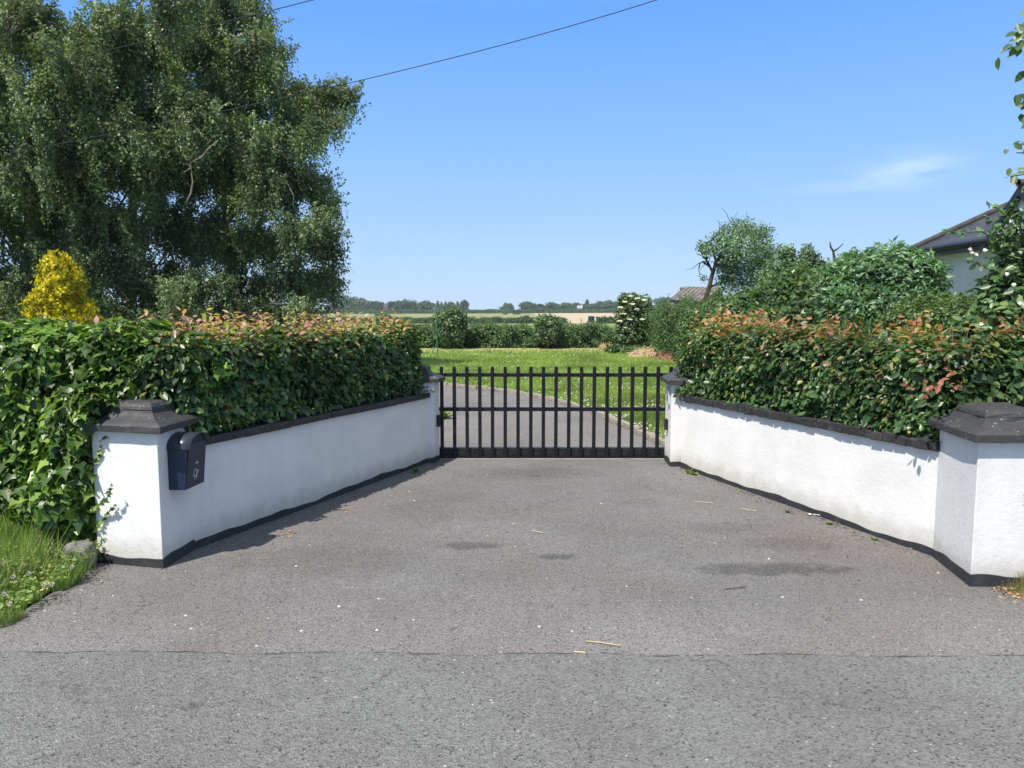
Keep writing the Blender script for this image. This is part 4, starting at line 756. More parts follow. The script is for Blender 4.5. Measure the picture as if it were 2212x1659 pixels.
# ------------------------------------------------------------------ house and shed
def slate_mat():
    m, n, b, o = mat('blue-black slate', .5, .4); co = objco(n); br = nd(n, 'ShaderNodeTexBrick', Scale=1.0); mp = nd(n, 'ShaderNodeMapping'); mp.inputs['Rotation'].default_value = (0, 0, R(90))
    for k_, v_ in (('Brick Width', .35), ('Row Height', .22), ('Mortar Size', .012)): br.inputs[k_].default_value = v_
    br.inputs['Color1'].default_value = (.035, .04, .055, 1); br.inputs['Color2'].default_value = (.055, .058, .072, 1); br.inputs['Mortar'].default_value = (.012, .012, .015, 1)
    n.links.new(co, mp.inputs[0]); n.links.new(mp.outputs[0], br.inputs['Vector']); c = mixc(n, mrange(n, noise(n, 3, 5, .7, co).outputs['Fac'], .55, .75, 0, .5), br.outputs['Color'], (.14, .12, .07)); n.links.new(c, b.inputs['Base Color']); bump(n, b, br.outputs['Fac'], -.6, .03); return m
M['slate'] = slate_mat(); M['fascia'] = plain('dark fascia paint', (.016, .018, .026), .45, .4)
M['housewall'] = plain('white house render', (.74, .74, .73), .8, .2, .08, 3, .2, 60); M['ridge'] = plain('weathered ridge tile', (.075, .07, .066), .85, .2, .35, 6)
h = thing('house', 'white bungalow with a dark slate hipped roof half hidden by bushes', 'house', (8.95, 16, 0))
O = Vector((8.95, 16, 0))
def hb(name, verts, faces, m): return mesh_py(name, [Vector(v) - O for v in verts], faces, m, h)
bm = bmesh.new(); bm_box(bm, 0, 7.6, -9.5, 0, -.05, 3.12); mesh_bm('wall', bm, M['housewall'], h)
ex, ey0, ey1, ez, rz_ = 8.62, 16.33, 6.2, 3.2, 5.75
V = [(ex, ey0, ez), (16.9, ey0, ez), (16.9, ey1, ez), (ex, ey1, ez), (12.76, 12.2, rz_), (12.76, 10.3, rz_)]
roof = hb('roof', V, [(0, 4, 1), (3, 2, 5), (0, 3, 5, 4), (1, 4, 5, 2)], M['slate'])
bm = bmesh.new(); bm_box(bm, ex - O.x - .005, 16.9 - O.x, ey1 - O.y, ey0 - O.y + .005, 3.06, 3.195); mesh_bm('fascia', bm, M['fascia'], h)
tubes('gutter', [(np.array([(ex - .06, ey0, 3.17), (ex - .06, ey1, 3.17)]) - np.array(O), (.055, .055))], M['fascia'], h, 10)
tubes('ridge_tiles', [(np.array([(ex, ey0, ez + .02), (12.76, 12.2, rz_ + .03)]) - np.array(O), (.07, .07)), (np.array([(12.76, 12.2, rz_ + .03), (12.76, 10.3, rz_ + .03)]) - np.array(O), (.08, .08))], M['ridge'], h, 8)
ga, gy, gz, hw = 8.55, 12.75, 4.02, .95
hb('gable_wall', [(ga + .12, gy + hw - .12, 3.2), (ga + .12, gy - hw + .12, 3.2), (ga + .12, gy, gz - .12)], [(0, 1, 2)], M['housewall'])
hb('gable_roof', [(ga, gy, gz), (11, gy, gz), (11, gy + hw, 3.1), (ga, gy + hw, 3.1), (11, gy - hw, 3.1), (ga, gy - hw, 3.1)], [(0, 1, 2, 3), (1, 0, 5, 4)], M['slate'])
hb('bargeboard', [(ga - .01, gy, gz - .01), (ga - .01, gy + hw, 3.08), (ga - .01, gy + hw, 2.93), (ga - .01, gy, gz - .16), (ga - .01, gy - hw, 3.08), (ga - .01, gy - hw, 2.93)], [(0, 1, 2, 3), (4, 0, 3, 5)], M['fascia'])
tubes('gable_ridge_tiles', [(np.array([(ga - .02, gy, gz + .03), (11, gy, gz + .03)]) - np.array(O), (.07, .07))], M['ridge'], h, 8)
# shed with a corrugated roof
s0 = at(1482, 619, 43); s1 = at(1556, 621, 43); e0 = at(1448, 646, 40); e1 = at(1522, 650, 40)
t = thing('shed', 'small grey shed with a corrugated sheet roof by the old tree', 'shed', (s0.x, 41.5, 0)); O = Vector((s0.x, 41.5, 0)); n = 60; V = []; F = []
for i in range(n + 1):
    f = i / n; c = .035 * math.cos(f * 26 * 6.283); a = s0.lerp(s1, f) - O + Vector((0, 0, c)); b = e0.lerp(e1, f) - O + Vector((0, 0, c)); V += [a, b]
F = [(2*i, 2*i+1, 2*i+3, 2*i+2) for i in range(n)]
mesh_py('roof', V, F, plain('weathered grey roofing', (.25, .225, .19), .9, .15, .35, 2.5), t)
bx0 = s0 + Vector((0, 3, -.75)); V = [s0 - O, s1 - O, bx0 - O + Vector((.8, 0, 0)), s1 - O + Vector((.8, 3, -.75))]; mesh_py('rear_roof', V, [(0, 2, 3, 1)], plain('grey roofing behind', (.2, .18, .16), .9), t)
wz = e0.z - .06; q = [e0 + Vector((.25, .25, 0)), e1 + Vector((-.1, .25, 0)), e1 + Vector((.5, 4.6, 0)), e0 + Vector((.9, 4.6, 0))]
bm = bmesh.new(); poly_prism(bm, [np.array((p.x - O.x, p.y - O.y)) for p in q], -.05, wz - .1); mesh_bm('wall', bm, plain('grey block wall', (.34, .33, .31), .9, .1, .2, 3), t)
tubes('ridge_beam', [(np.array([s0 - O + Vector((-.35, 0, -.12)), s0 - O + Vector((1.0, 0, -.1))]), (.09, .09))], M['stone'], t, 4); tubes('eave_board', [(np.array([e0 - O + Vector((0, .06, -.09)), e1 - O + Vector((0, .06, -.09))]), (.07, .07))], M['bark'], t, 4)

# ------------------------------------------------------------------ lawn details
def heap(name, label, c, rx, ry, hh, m, bits_m, cat='soil heap', nb=400):
    t = thing(name, label, cat, (c.x, c.y, 0)); k = 26; V, F = [], []
    g_ = np.linspace(-1, 1, k); X, Y_ = np.meshgrid(g_, g_, indexing='ij'); rr = np.hypot(X, Y_); Z = hh * np.clip(1 - rr ** 2, 0, 1) ** .8; pp = np.stack([X * rx, Y_ * ry, Z], -1).reshape(-1, 3); pp[:, 2] += .18 * hh * lump(pp, .4, 3) * (rr.ravel() < .95); pp[:, 2] -= .05 * (rr.ravel() > .96)
    i, j = np.meshgrid(np.arange(k - 1), np.arange(k - 1), indexing='ij'); mesh_np('mound', pp, np.stack([i*k+j, (i+1)*k+j, (i+1)*k+j+1, i*k+j+1], -1).reshape(-1, 4), m, t, True)
    sel = pp[(rr.ravel() < .95)]; P = sel[rng.integers(0, len(sel), nb)] + rng.normal(0, .03, (nb, 3)); P[:, 2] += .03; kind(leaves('clippings', P, rng.normal(0, 1, P.shape) + UP, rng.normal(0, 1, P.shape), .14, T_LANCE, bits_m, t), 'stuff'); return t
heap('soil_heap', 'low heap of dry straw coloured earth at the lawn corner', G(1400, 770), .9, .9, .33, M['soil'], M['straw'])
heap('bark_heap', 'red brown heap of clippings beside the dry earth heap', G(1446, 777), .6, .7, .28, M['chips'], M['heap'], 'clippings heap')
heap('dry_weed_heap', 'small heap of withered weeds under the flowering elder', G(1312, 757), .45, .4, .3, M['soil'], M['straw'], 'weed heap', 300)
bush('ground_ivy', 'low dark ivy patch spreading at the foot of the elder', 'ground cover', [pxblob(1345, 755, 34, 36, 12), pxblob(1375, 758, 33.5, 28, 12)], 1500, .14, T_IVY, M['hedge_far'], stem=False)
t = thing('clothes_post', 'thin green metal post with a slanting brace on the lawn', 'post', tuple(G(945, 771))); O = np.array(t.location)
tubes('post', [(np.array([np.zeros(3), np.array(at(944, 742, O[1])) - O, np.array(at(942, 688, O[1])) - O]), .022)], M['greenpost'], t, 8); tubes('brace', [(np.array([np.array(at(944, 741, O[1])) - O, np.array(at(930, 769, O[1])) - O]), .018)], M['greenpost'], t, 8)
# grass blades of the lawn seen through the gate
KX = np.array(KERB); 
def lawn_pts(n, y0, y1):
    Y_ = y0 + (y1 - y0) * (1 - np.sqrt(1 - rng.random(n) ** 1.25)); xk = np.interp(Y_, KX[:9, 1], KX[:9, 0]); hi = np.minimum(Y_ * .30 + .3, 6); lo_ = np.where(Y_ < 18.8, xk + .12, -Y_ * .14); ok = hi > lo_; X = lo_ + (hi - lo_) * rng.random(n)
    gap = (Y_ > 18) & (X < -.5) & (Y_ < np.interp(X, KX[8:, 0][::-1], KX[8:, 1][::-1]) + .15); ok &= ~gap; return X[ok], Y_[ok]
X, Y_ = lawn_pts(120000, 9.9, 38); nb = len(X); P = np.column_stack([X, Y_, np.full(nb, -.012)])
kind(leaves('grass', P, np.column_stack([rng.normal(0, 1, nb), rng.normal(0, 1, nb), np.full(nb, .5)]), np.tile(UP, (nb, 1)) + rng.normal(0, .6, (nb, 3)), rng.uniform(.04, .085, nb) * (1 + .02 * (Y_ - 10)), (T_BLADE[0] * np.array([2.2, 1, 1]), T_BLADE[1]), M['lawnblades']), 'stuff')
X, Y_ = lawn_pts(2600, 10, 30); patch = lump(np.column_stack([X, Y_, 0 * X]), 1.6, 5); k = patch > -.1; X, Y_ = X[k], Y_[k]; nb = len(X); P = np.repeat(np.column_stack([X, Y_, .06 + .03 * rng.random(nb)]), 3, 0)
kind(leaves('clover', P, rng.normal(0, .5, P.shape) + UP, rng.normal(0, 1, P.shape), .021, T_LOBE, M['clover']), 'stuff')
# edging stones
stones = []
for s_ in range(4):
    bm = bmesh.new(); bmesh.ops.create_cube(bm, size=1); bmesh.ops.subdivide_edges(bm, edges=bm.edges, cuts=2, use_grid_fill=True)
    for v in bm.verts: d = v.co.normalized() * .5; v.co = v.co * .72 + d * .35; v.co += Vector(rng.normal(0, .035, 3)); v.co = Vector((v.co.x * .36, v.co.y * .11, v.co.z * .13))
    me = bpy.data.meshes.new('edging_stone'); bm.to_mesh(me); bm.free(); me.materials.append(M['kerb']); stones.append(me)
kp = KX; seg = np.linalg.norm(np.diff(kp, axis=0), axis=1); cum = np.concatenate([[0], np.cumsum(seg)]); s_ = .15; i = 0
while s_ < min(cum[-1], 16):
    x = np.interp(s_, cum, kp[:, 0]); y = np.interp(s_, cum, kp[:, 1]); x2 = np.interp(s_ + .1, cum, kp[:, 0]); y2 = np.interp(s_ + .1, cum, kp[:, 1])
    o = link(bpy.data.objects.new('edging_stone', stones[i % 4])); o.location = (x, y, .02); o.rotation_euler = (rng.normal(0, .05), rng.normal(0, .04), math.atan2(y2 - y, x2 - x) + rng.normal(0, .06)); q = rng.uniform(.85, 1.1); o.scale = (q, rng.uniform(.85, 1.2), rng.uniform(.8, 1.2))
    tag(o, 'rough pale edging stone in the curved row between lane and lawn', 'edging stone', 'edging stones along the lane'); s_ += .36 * q; i += 1

# ------------------------------------------------------------------ verges, weeds, litter on the tarmac
def tuft_points(n, x0, x1, y0, y1): return np.column_stack([rng.uniform(x0, x1, n), rng.uniform(y0, y1, n), np.zeros(n)])
bm = bmesh.new(); nx_, ny_ = 40, 12; vs = []
for i in range(nx_ + 1):
    for j in range(ny_ + 1):
        x = -9 + (5.88) * i / nx_; y = 4.25 + 1.75 * j / ny_; e = min(1, (-3.12 - x) / .3) if True else 1; e = max(e, 0); z = (.03 + .17 * (j / ny_) ** 1.4) * e * min(1, .25 + j / 5) + .02 * math.sin(x * 5 + j) * e; vs.append(bm.verts.new((x + (.03 * math.sin(j * 2.1) if i == nx_ else 0), y, z - .012)))
for i in range(nx_):
    for j in range(ny_): a = i * (ny_ + 1) + j; bm.faces.new((vs[a], vs[a + ny_ + 1], vs[a + ny_ + 2], vs[a + 1]))
kind(mesh_bm('verge', bm, plain('earth and roots', (.07, .075, .03), .95, .1, .4, 9, .5, 30), None, True), 'structure')
P = tuft_points(70000, -5.6, -3.08, 4.28, 5.75); P = P[~((P[:, 0] > -3.42) & (P[:, 1] > 5.1) & (rng.random(len(P)) < .82))]; e = np.clip((-3.1 - P[:, 0]) / .3, 0, 1); f = (P[:, 1] - 4.25) / 1.75; P[:, 2] = (.03 + .17 * f ** 1.4) * e * np.minimum(1, .25 + f * 2.4) - .01
nb = len(P); hgt = rng.uniform(.025, .075, nb) * (1 + 1.2 * f ** 2) * (1 + .45 * lump(P, .3, 6)); long_ = rng.random(nb) < .05; hgt[long_] *= 2.1; az = rng.uniform(0, 6.28, nb); ln = np.column_stack([np.cos(az), np.sin(az), 0 * az])
P[:, 0] += .07 * np.sin(P[:, 1] * 9) + .04 * np.sin(P[:, 1] * 23); P[:, 0] = np.minimum(P[:, 0], -3.05)
kind(leaves('grass', P, -ln + UP * .15, UP + ln * rng.uniform(.1, 1.2, nb)[:, None] + np.array([.2, -.15, 0]), hgt * 1.2, (T_BLADE[0] * np.array([.28, 1, 1.5]), T_BLADE[1]), M['grass']), 'stuff')
P = tuft_points(5200, -4.4, -3.06, 4.4, 5.7); P[:, 2] = .05 + .12 * (P[:, 1] - 4.3) / 1.5 + rng.uniform(-.02, .05, 5200); kind(leaves('undergrowth', P, rng.normal(0, .5, P.shape) + UP, rng.normal(0, 1, P.shape), .019 * rng.uniform(.6, 1.4, 5200), T_LOBE, M['grass']), 'stuff')
def flower(name, loc, label, cat, m, r_, group, n=26, hgt=.1):
    t = thing(name, label, cat, loc, 0, group); tubes('stem', [(np.array([(0, 0, -.02), (.004, .002, hgt * .5), (0, 0, hgt)]), (.0015, .0013, .0012))], M['grass'], t, 4)
    d = nrm(rng.normal(0, 1, (n, 3)) + UP * .3); leaves('flower_head', d * r_ * .4 + np.array([0, 0, hgt]), np.cross(d, UP) + .1, d, r_ * .8, T_DIA, m, t); return t
proto = None
for (x, y) in ((60, 1182), (50, 1228), (95, 1270), (112, 1268), (28, 1252), (8, 1290), (75, 1195), (120, 1205), (142, 1210), (30, 1205), (172, 1284), (85, 1176), (8, 1222), (155, 1230), (62, 1245), (130, 1185), (20, 1310)):
    c = G(x, y, .12); loc = (c.x, c.y, .04)
    if proto is None: proto = flower('clover_flower', loc, 'pale round clover flower head in the grass verge', 'flower', M['clover'], .016, 'clover flowers in the verge'); continue
    o = proto.copy(); col.objects.link(o); o.location = loc
    for ch in proto.children: c2 = ch.copy(); col.objects.link(c2); c2.parent = o
flower('buttercup', tuple(G(48, 1204, .13) - Vector((0, 0, .09))), 'single yellow flower among the clover of the verge', 'flower', M['yellowpetal'], .016, None, 8)
# stone block at the pillar foot
def rock(name, loc, s, label, cat='stone', m='stone'):
    bm = bmesh.new(); bmesh.ops.create_icosphere(bm, subdivisions=3, radius=.5)
    P = np.array([v.co for v in bm.verts]); L = .12 * lump(P, .55, int(abs(loc[0] * 100))) + .05 * lump(P, .2, 3)
    for v, l in zip(bm.verts, L): v.co = v.co * (1 + l); v.co = Vector((max(-.36, min(.36, v.co.x)) * s[0], max(-.36, min(.36, v.co.y)) * s[1], max(-.34, min(.36, v.co.z)) * s[2]))
    o = mesh_bm(name, bm, M[m], None, True); o.location = loc; return tag(o, label, cat)
c = G(184, 1225); rock('stone_block', (c.x - .02, c.y - .02, .09), (.26, .22, .28), 'rough lichen spotted stone half buried in grass beside the white pillar')
c = G(163, 1215); rock('stone_block', (c.x - .06, c.y + .1, .09), (.3, .2, .2), 'pale stone under dry stalks in the verge bank')
rock('stone_block', tuple(G(1436, 1003) + Vector((-.02, .02, .01))), (.08, .06, .05), 'small loose stone at the foot of the intercom pillar')
# pebbles and grit, past counting
n = 1500; X = rng.uniform(-3.2, 3.6, n); Y_ = 3.75 + 5.4 * rng.random(n) ** 1.5; lim = (X > -3.1 + (Y_ - 5.2) * .42 + .25 * (Y_ < 5.2)) & (X < 3.4 - (Y_ - 5) * .37); X, Y_ = X[lim], Y_[lim]; s = rng.lognormal(-5.0, .42, len(X)).clip(.003, .017)
ico = np.array([(0,0,1),(.9,0,.3),(.28,.85,.3),(-.72,.53,.3),(-.72,-.53,.3),(.28,-.85,.3)]) * np.array([1, .8, .6]); fi = np.array([(0,1,2),(0,2,3),(0,3,4),(0,4,5),(0,5,1)])
V = np.column_stack([X, Y_, np.full(len(X), .0)])[:, None] + s[:, None, None] * (ico[None] * rng.uniform(.6, 1.3, (len(X), 6, 3))); V[:, 1:, 2] *= .0; F = (np.arange(len(X)) * 6)[:, None, None] + fi[None]
gm, n_, b_, o_m = mat('road grit', .85, .2); gg = nd(n_, 'ShaderNodeNewGeometry'); rr_ = ramp(n_, [(0, (.05, .05, .05)), (.6, (.14, .13, .125)), (.9, (.28, .27, .25)), (1, (.6, .59, .56))]); n_.links.new(gg.outputs['Random Per Island'], rr_.inputs[0]); n_.links.new(rr_.outputs[0], b_.inputs['Base Color'])
kind(mesh_np('gravel', V.reshape(-1, 3), F.reshape(-1, 3), gm), 'stuff')
n = 900; q = rng.random(n); side = rng.random(n); off = rng.gamma(1.6, .07, n)
P = np.where((side < .6)[:, None], np.column_stack([2.06 + 1.22 * q - .93 * off, 8.85 - 3.25 * q - .35 * off]), np.where((side < .8)[:, None], np.column_stack([-2.5 + 1.45 * q + .9 * off, 5.85 + 3.35 * q - .38 * off]), np.column_stack([-3.1 + .8 * off + .05 * np.sin(q * 20), 4.3 + 1.1 * q])))
P = np.column_stack([P, rng.uniform(.003, .012, n)]); fm, n_, b_, o_m = mat('plant crumbs', .9, .1); gg = nd(n_, 'ShaderNodeNewGeometry'); rr_ = ramp(n_, [(0, (.035, .03, .022)), (.6, (.12, .085, .05)), (.9, (.3, .23, .13)), (1, (.5, .47, .4))]); n_.links.new(gg.outputs['Random Per Island'], rr_.inputs[0]); n_.links.new(rr_.outputs[0], b_.inputs['Base Color'])
kind(leaves('debris', P, rng.normal(0, .35, P.shape) + UP, rng.normal(0, 1, P.shape), rng.lognormal(-3.9, .45, n).clip(.008, .05), T_LANCE, fm), 'stuff')
# straws, scraps, leaves
def straw(a, b, label, r_=.0035, m='straw', name='straw', cat='straw'):
    a, b = np.array(G(*a)), np.array(G(*b)); p = bend(a + [0, 0, .009], b + [0, 0, .009], 6, .02); p[:, 2] = np.abs(p[:, 2] - .009) * .3 + .009; o = tubes(name, [(p - p[0], r_)], M[m], None, 5); o.location = p[0]; return tag(o, label, cat)
straw((1266, 1388), (1342, 1397), 'long dry straw lying where the tarmac meets the road'); straw((1240, 1411), (1264, 1413), 'short thick straw on the seam of the road', .006)
straw((1150, 1148), (1172, 1153), 'thin straw in the middle of the driveway'); straw((1500, 1085), (1540, 1089), 'straw on the tarmac near the foot of the sunlit wall', .003); straw((1565, 1275), (1610, 1270), 'dark twig on the tarmac below the damp patch', .003, 'bark', 'twig', 'twig')
straw((1598, 1100), (1636, 1106), 'thin pale straw beside the spoon near the sunlit wall', .003)
def litter(x, y, k, spread, label, m, name='fallen_leaf', size=.03):
    c = np.array(G(x, y)); P = c + np.column_stack([rng.normal(0, spread, k), rng.normal(0, spread, k), rng.uniform(.004, .012, k)]); 
    for p in P:
        o = leaves(name, np.zeros((1, 3)), rng.normal(0, .25, (1, 3)) + UP, rng.normal(0, 1, (1, 3)), size * rng.uniform(.6, 1.3), T_OVATE, m); o.location = p; tag(o, label, 'leaf', 'fallen leaves' + (' by the shaded wall' if x < 800 else ' on the tarmac'))
litter(600, 1155, 16, .05, 'dry orange leaf in the drift at the edge of the hedge shadow', M['deadleaf']); litter(735, 1105, 10, .05, 'dry orange leaf in the drift farther along the wall shadow', M['deadleaf'])
for (x, y, lb) in ((1165, 1356, 'white scrap on the tarmac just above the road seam'), (640, 1225, 'pale scrap on the tarmac near the shaded pillar corner'), (1690, 1292, 'pale scrap lying below the long damp patch'), (895, 1083, 'pale scrap in the middle of the shaded driveway edge'), (1860, 1298, 'white scrap on the tarmac in front of the roadside pillar')):
    rock('paper_scrap', tuple(G(x, y) + Vector((0, 0, .006))), (.028, .02, .012), lb, 'scrap', 'bit')
c = G(1749, 1113); t = thing('spoon', 'small silver spoon lying on the tarmac by the sunlit wall', 'spoon', (c.x, c.y, .012), R(-35))
bm = bmesh.new(); bmesh.ops.create_uvsphere(bm, u_segments=16, v_segments=10, radius=1); bmesh.ops.scale(bm, vec=(.032, .022, .009), verts=bm.verts); mesh_bm('bowl', bm, M['steel'], t, True)
tubes('handle', [(np.array([(.028, 0, .002), (.06, 0, .004), (.12, 0, .0)]), (.004, .003, .005))], M['steel'], t, 6)
def weed(x, y, label, k=14, s=.06, m='ivy', tpl=T_LANCE, up=.8):
    s *= .62 if y > 950 else 1; up *= 1.5
    c = G(x, y); t = thing('weed', label, 'weed', tuple(c), 0, 'weeds along the wall foot'); a = rng.uniform(0, 6.28, k); D = np.column_stack([np.cos(a), np.sin(a), rng.uniform(.2, 1, k) * up]); leaves('leaves', rng.normal(0, .012, (k, 3)) * [1, 1, 0], np.cross(np.cross(D, UP), D) + .05, D, s * rng.uniform(.6, 1.3, k), tpl, M[m], t)
    tubes('stem', [(np.array([(0, 0, -.01), (0, 0, s * .7)]), (.002, .001))], M['grass'], t, 4)
W_T = (T_LANCE[0] * np.array([2, 1, 1]), T_LANCE[1])
weed(478, 1160, 'leafy weed at the foot of the shaded wall by the post box', 34, .075, 'elder', T_LOBE); weed(535, 1140, 'second leafy weed along the shaded wall, farther from the post box', 22, .06, 'elder', T_LOBE); weed(897, 1020, 'upright weed where the shaded wall reaches the gate pillar', 14, .13, 'ivy', W_T, 1.6)
weed(1487, 1022, 'bright weed at the foot of the gate pillar with the intercom', 18, .11, 'grass', W_T, 1.2); weed(1500, 1026, 'low weed just beside the bright weed by the sunlit wall', 16, .07, 'ivy', T_LOBE); weed(1598, 1062, 'small weed a third of the way along the sunlit wall', 12, .06, 'grass', W_T); weed(1705, 1107, 'small weed near the spoon by the sunlit wall', 10, .05, 'ivy', T_LOBE); weed(1790, 1132, 'small weed past the spoon along the sunlit wall', 12, .06, 'elder', T_LOBE); weed(1887, 1166, 'tiny weed near the roadside end of the sunlit wall', 9, .05, 'ivy', T_LOBE)
weed(957, 905, 'green weed clump beside the lane behind the gate bars', 40, .22, 'grass', W_T, 1.2)
# tuft at the right roadside pillar
P = tuft_points(11000, 3.36, 7.5, 4.78, 4.98); nb = len(P); P[:, 1] = np.minimum(P[:, 1], 4.97); az = rng.uniform(0, 6.28, nb); ln = np.column_stack([np.cos(az), np.sin(az), 0 * az]); hg = rng.uniform(.04, .15, nb) * np.clip((P[:, 0] - 3.3) / .25, .25, 1)
kind(leaves('grass', P, -ln + UP * .15, UP + ln * rng.uniform(.1, .8, nb)[:, None], hg, (T_BLADE[0] * np.array([.3, 1, 1]), T_BLADE[1]), leafmat('dry verge grass', [(0, (.09, .12, .03)), (.6, (.2, .2, .07)), (1, (.45, .34, .16))], .3)), 'stuff')
n = 190; P = np.column_stack([3.25 + rng.gamma(2., .16, n), rng.normal(4.84, .08, n), rng.uniform(.004, .015, n)]); kind(leaves('leaves', P, rng.normal(0, .3, P.shape) + UP, rng.normal(0, 1, P.shape), .025 * rng.uniform(.5, 1.5, n), T_OVATE, M['deadleaf']), 'stuff')

# ------------------------------------------------------------------ overhead cables
def cable(pts, label, r_):
    P = np.array([at(*p) for p in pts]); f = np.linspace(-.55, 1.7, 40); c = [np.polyfit([0, .5, 1], P[:, k], 2) for k in range(3)]; Q = np.column_stack([np.polyval(c[k], f) for k in range(3)]); o = tubes('overhead_cable', [(Q - Q[0], r_)], M['cable'], None, 6); o.location = Q[0]; return tag(o, label, 'cable', 'overhead cables')
cable(((1418, 0, 11.5), (760, 178, 12.5), (0, 335, 13.5)), 'long overhead cable sloping down across the open sky to the birches', .0065)
cable(((675, 0, 11.5), (345, 82, 12), (0, 163, 12.5)), 'short upper overhead cable crossing in front of the birch tops', .0065)

# ------------------------------------------------------------------ far fields
def long_hedge(label, x0, x1, Y, hgt, depth, n, size, name='field_hedge', m='fartree'):
    SHp = Shape((x0, Y), (x1, Y), depth, 0, lambda u: hgt * (1 + .1 * np.sin(u * 61) + .07 * np.sin(u * 143)), hgt * .2, hgt * .08, int(Y)); t = thing(name, label, 'hedge', (0, 0, 0), 0, 'far field hedges'); P, N, u, v = SHp.sample(n, hgt * .15, hgt * .1, .62); P[:, 2] += terr(P[:, 0], P[:, 1])
    c = SHp.core('branches', M['dark_core'], t, hgt * .15, 60, 10)
    for v_ in c.data.vertices: v_.co.z += float(terr(v_.co.x, v_.co.y)) - .3
    leaves('leaves', P, jit(N + UP * .4, .5), rng.normal(0, 1, P.shape), size * rng.uniform(.6, 1.3, len(P)), T_OVATE, M[m], t); return t
def X_at(x, Y): return (x - 1106) / FPX * Y
long_hedge('dark low hedge dividing the near pasture from the horse paddock', X_at(600, 250), X_at(1225, 250), 250, 1.75, 2, 14000, .5)
long_hedge('short stretch of hedge right of the dark trailer', X_at(1288, 248), X_at(1420, 248), 248, 1.9, 2, 4500, .5)
long_hedge('long clipped hedge below the skyline trees', X_at(600, 610), X_at(1460, 610), 612, 2.7, 4, 26000, .9)
def far_tree(x0, x1, ytop, Y, label, style='round', m='fartree', ybase=670):
    cx = (x0 + x1) / 2; X = X_at(cx, Y); zb = float(terr(X, Y)); s = Y / FPX; wd = (x1 - x0) * s * (1.35 if style == 'round' else 1.5); ht = at(cx, ytop, Y).z - zb; t = thing('conifer' if style == 'cone' else 'field_tree', label, 'conifer' if style == 'cone' else 'tree', (X, Y, zb), 0, 'skyline trees')
    if style == 'cone':
        n = 700; z = ht * (1 - rng.random(n) ** .6 * .95); a = rng.uniform(0, 6.28, n); r_ = wd * .5 * (1 - z / ht) ** .8 * rng.uniform(.5, 1.05, n); P = np.column_stack([r_ * np.cos(a), r_ * np.sin(a), z]); N = np.column_stack([np.cos(a), np.sin(a), .5 + 0 * a])
    else:
        bl = []
        k = rng.integers(6, 9)
        for i in range(k): bl.append((rng.uniform(-.28, .28) * wd, rng.uniform(-.25, .25) * wd, ht * rng.uniform(.45, .76), wd * rng.uniform(.2, .32), wd * rng.uniform(.2, .3), ht * rng.uniform(.15, .24)))
        bl.append((0, 0, ht * .8, wd * .28, wd * .28, ht * .19)); bl.append((0, 0, ht * .5, wd * .4, wd * .36, ht * .26)); bl.append((-.1 * wd, 0, ht * .28, wd * .4, wd * .3, ht * .24)); bl.append((.15 * wd, 0, ht * .16, wd * .4, wd * .3, ht * .16))
        P, N, _ = blob_points(bl, int(900 + 120 * wd), .2, .45, 1.1, int(x0)); P = P[P[:, 2] > .2]; N = N[:len(P)]; N = nrm(P - np.array([0, 0, ht * .5]))
    leaves('crown', P, jit(N + UP * .3, .5), rng.normal(0, 1, P.shape), 1.05 * rng.uniform(.5, 1.3, len(P)), T_LOBE, M[m], t); tubes('trunk', [(np.array([(0, 0, -.2), (0, 0, ht * .3), (0, 0, ht * .6)]), (wd * .035, wd * .03, wd * .015))], M['bark'], t, 6)
TL = [(714, 757, 632, 'r', 'largest skyline tree, nearest the birches'), (746, 783, 640, 'r', 'skyline tree just right of the largest one'), (773, 796, 643, 'p', 'pale silvery tree in the skyline row'), (793, 812, 650, 'r', 'skyline tree just right of the pale silvery one'), (807, 829, 650, 'r', 'skyline tree left of the reddish farm building'),
      (838, 853, 650, 'r', 'narrow skyline tree right of the reddish farm building'), (852, 870, 648, 'r', 'skyline tree at the left of the broad clump'), (866, 888, 645.5, 'r', 'tallest tree of the broad skyline clump'), (884, 904, 648, 'r', 'skyline tree at the right of the broad clump'), (909, 937, 648, 'r', 'round skyline tree standing between two gaps'),
      (941, 952, 649, 'c', 'dark pointed conifer at the left of the conifer row'), (949, 960, 652, 'c', 'second pointed conifer of the skyline row'), (957, 970, 651, 'c', 'conifer in the middle of the skyline row'), (968, 982, 651, 'r', 'rounded tree among the skyline conifers'), (983, 995, 651, 'c', 'conifer just left of the last skyline tree'), (996, 1012, 647, 'r', 'last tree at the open end of the skyline row'),
      (1084, 1107, 655, 'r', 'lone round tree on the bare stretch of skyline'), (1124, 1152, 651, 'r', 'skyline tree next right of the lone round tree'), (1149, 1164, 657, 'r', 'small skyline tree between two larger ones'), (1161, 1176, 657, 'r', 'second small skyline tree beside the domed one'), (1174, 1202, 653, 'r', 'domed skyline tree above the tan field'), (1200, 1213, 659, 'r', 'lowest skyline tree above the tan field'),
      (1209, 1232, 653, 'r', 'skyline tree left of the white cottage'), (1230, 1257, 653, 'r', 'skyline tree directly behind the white cottage'), (1258, 1274, 655, 'r', 'skyline tree just right of the white cottage'), (1264, 1272, 645.5, 'p', 'thin tall tree rising above the skyline wood'), (1270, 1290, 656, 'r', 'tree at the near end of the right skyline wood'), (1284, 1305, 650, 'r', 'middle tree of the right skyline wood'), (1302, 1325, 647, 'r', 'tall tree of the right skyline wood'), (1322, 1346, 649, 'r', 'skyline wood tree next to the flowering elder'), (1342, 1372, 650, 'r', 'skyline wood tree behind the flowering elder'), (1415, 1450, 640, 'r', 'skyline tree left of the grey shed')]
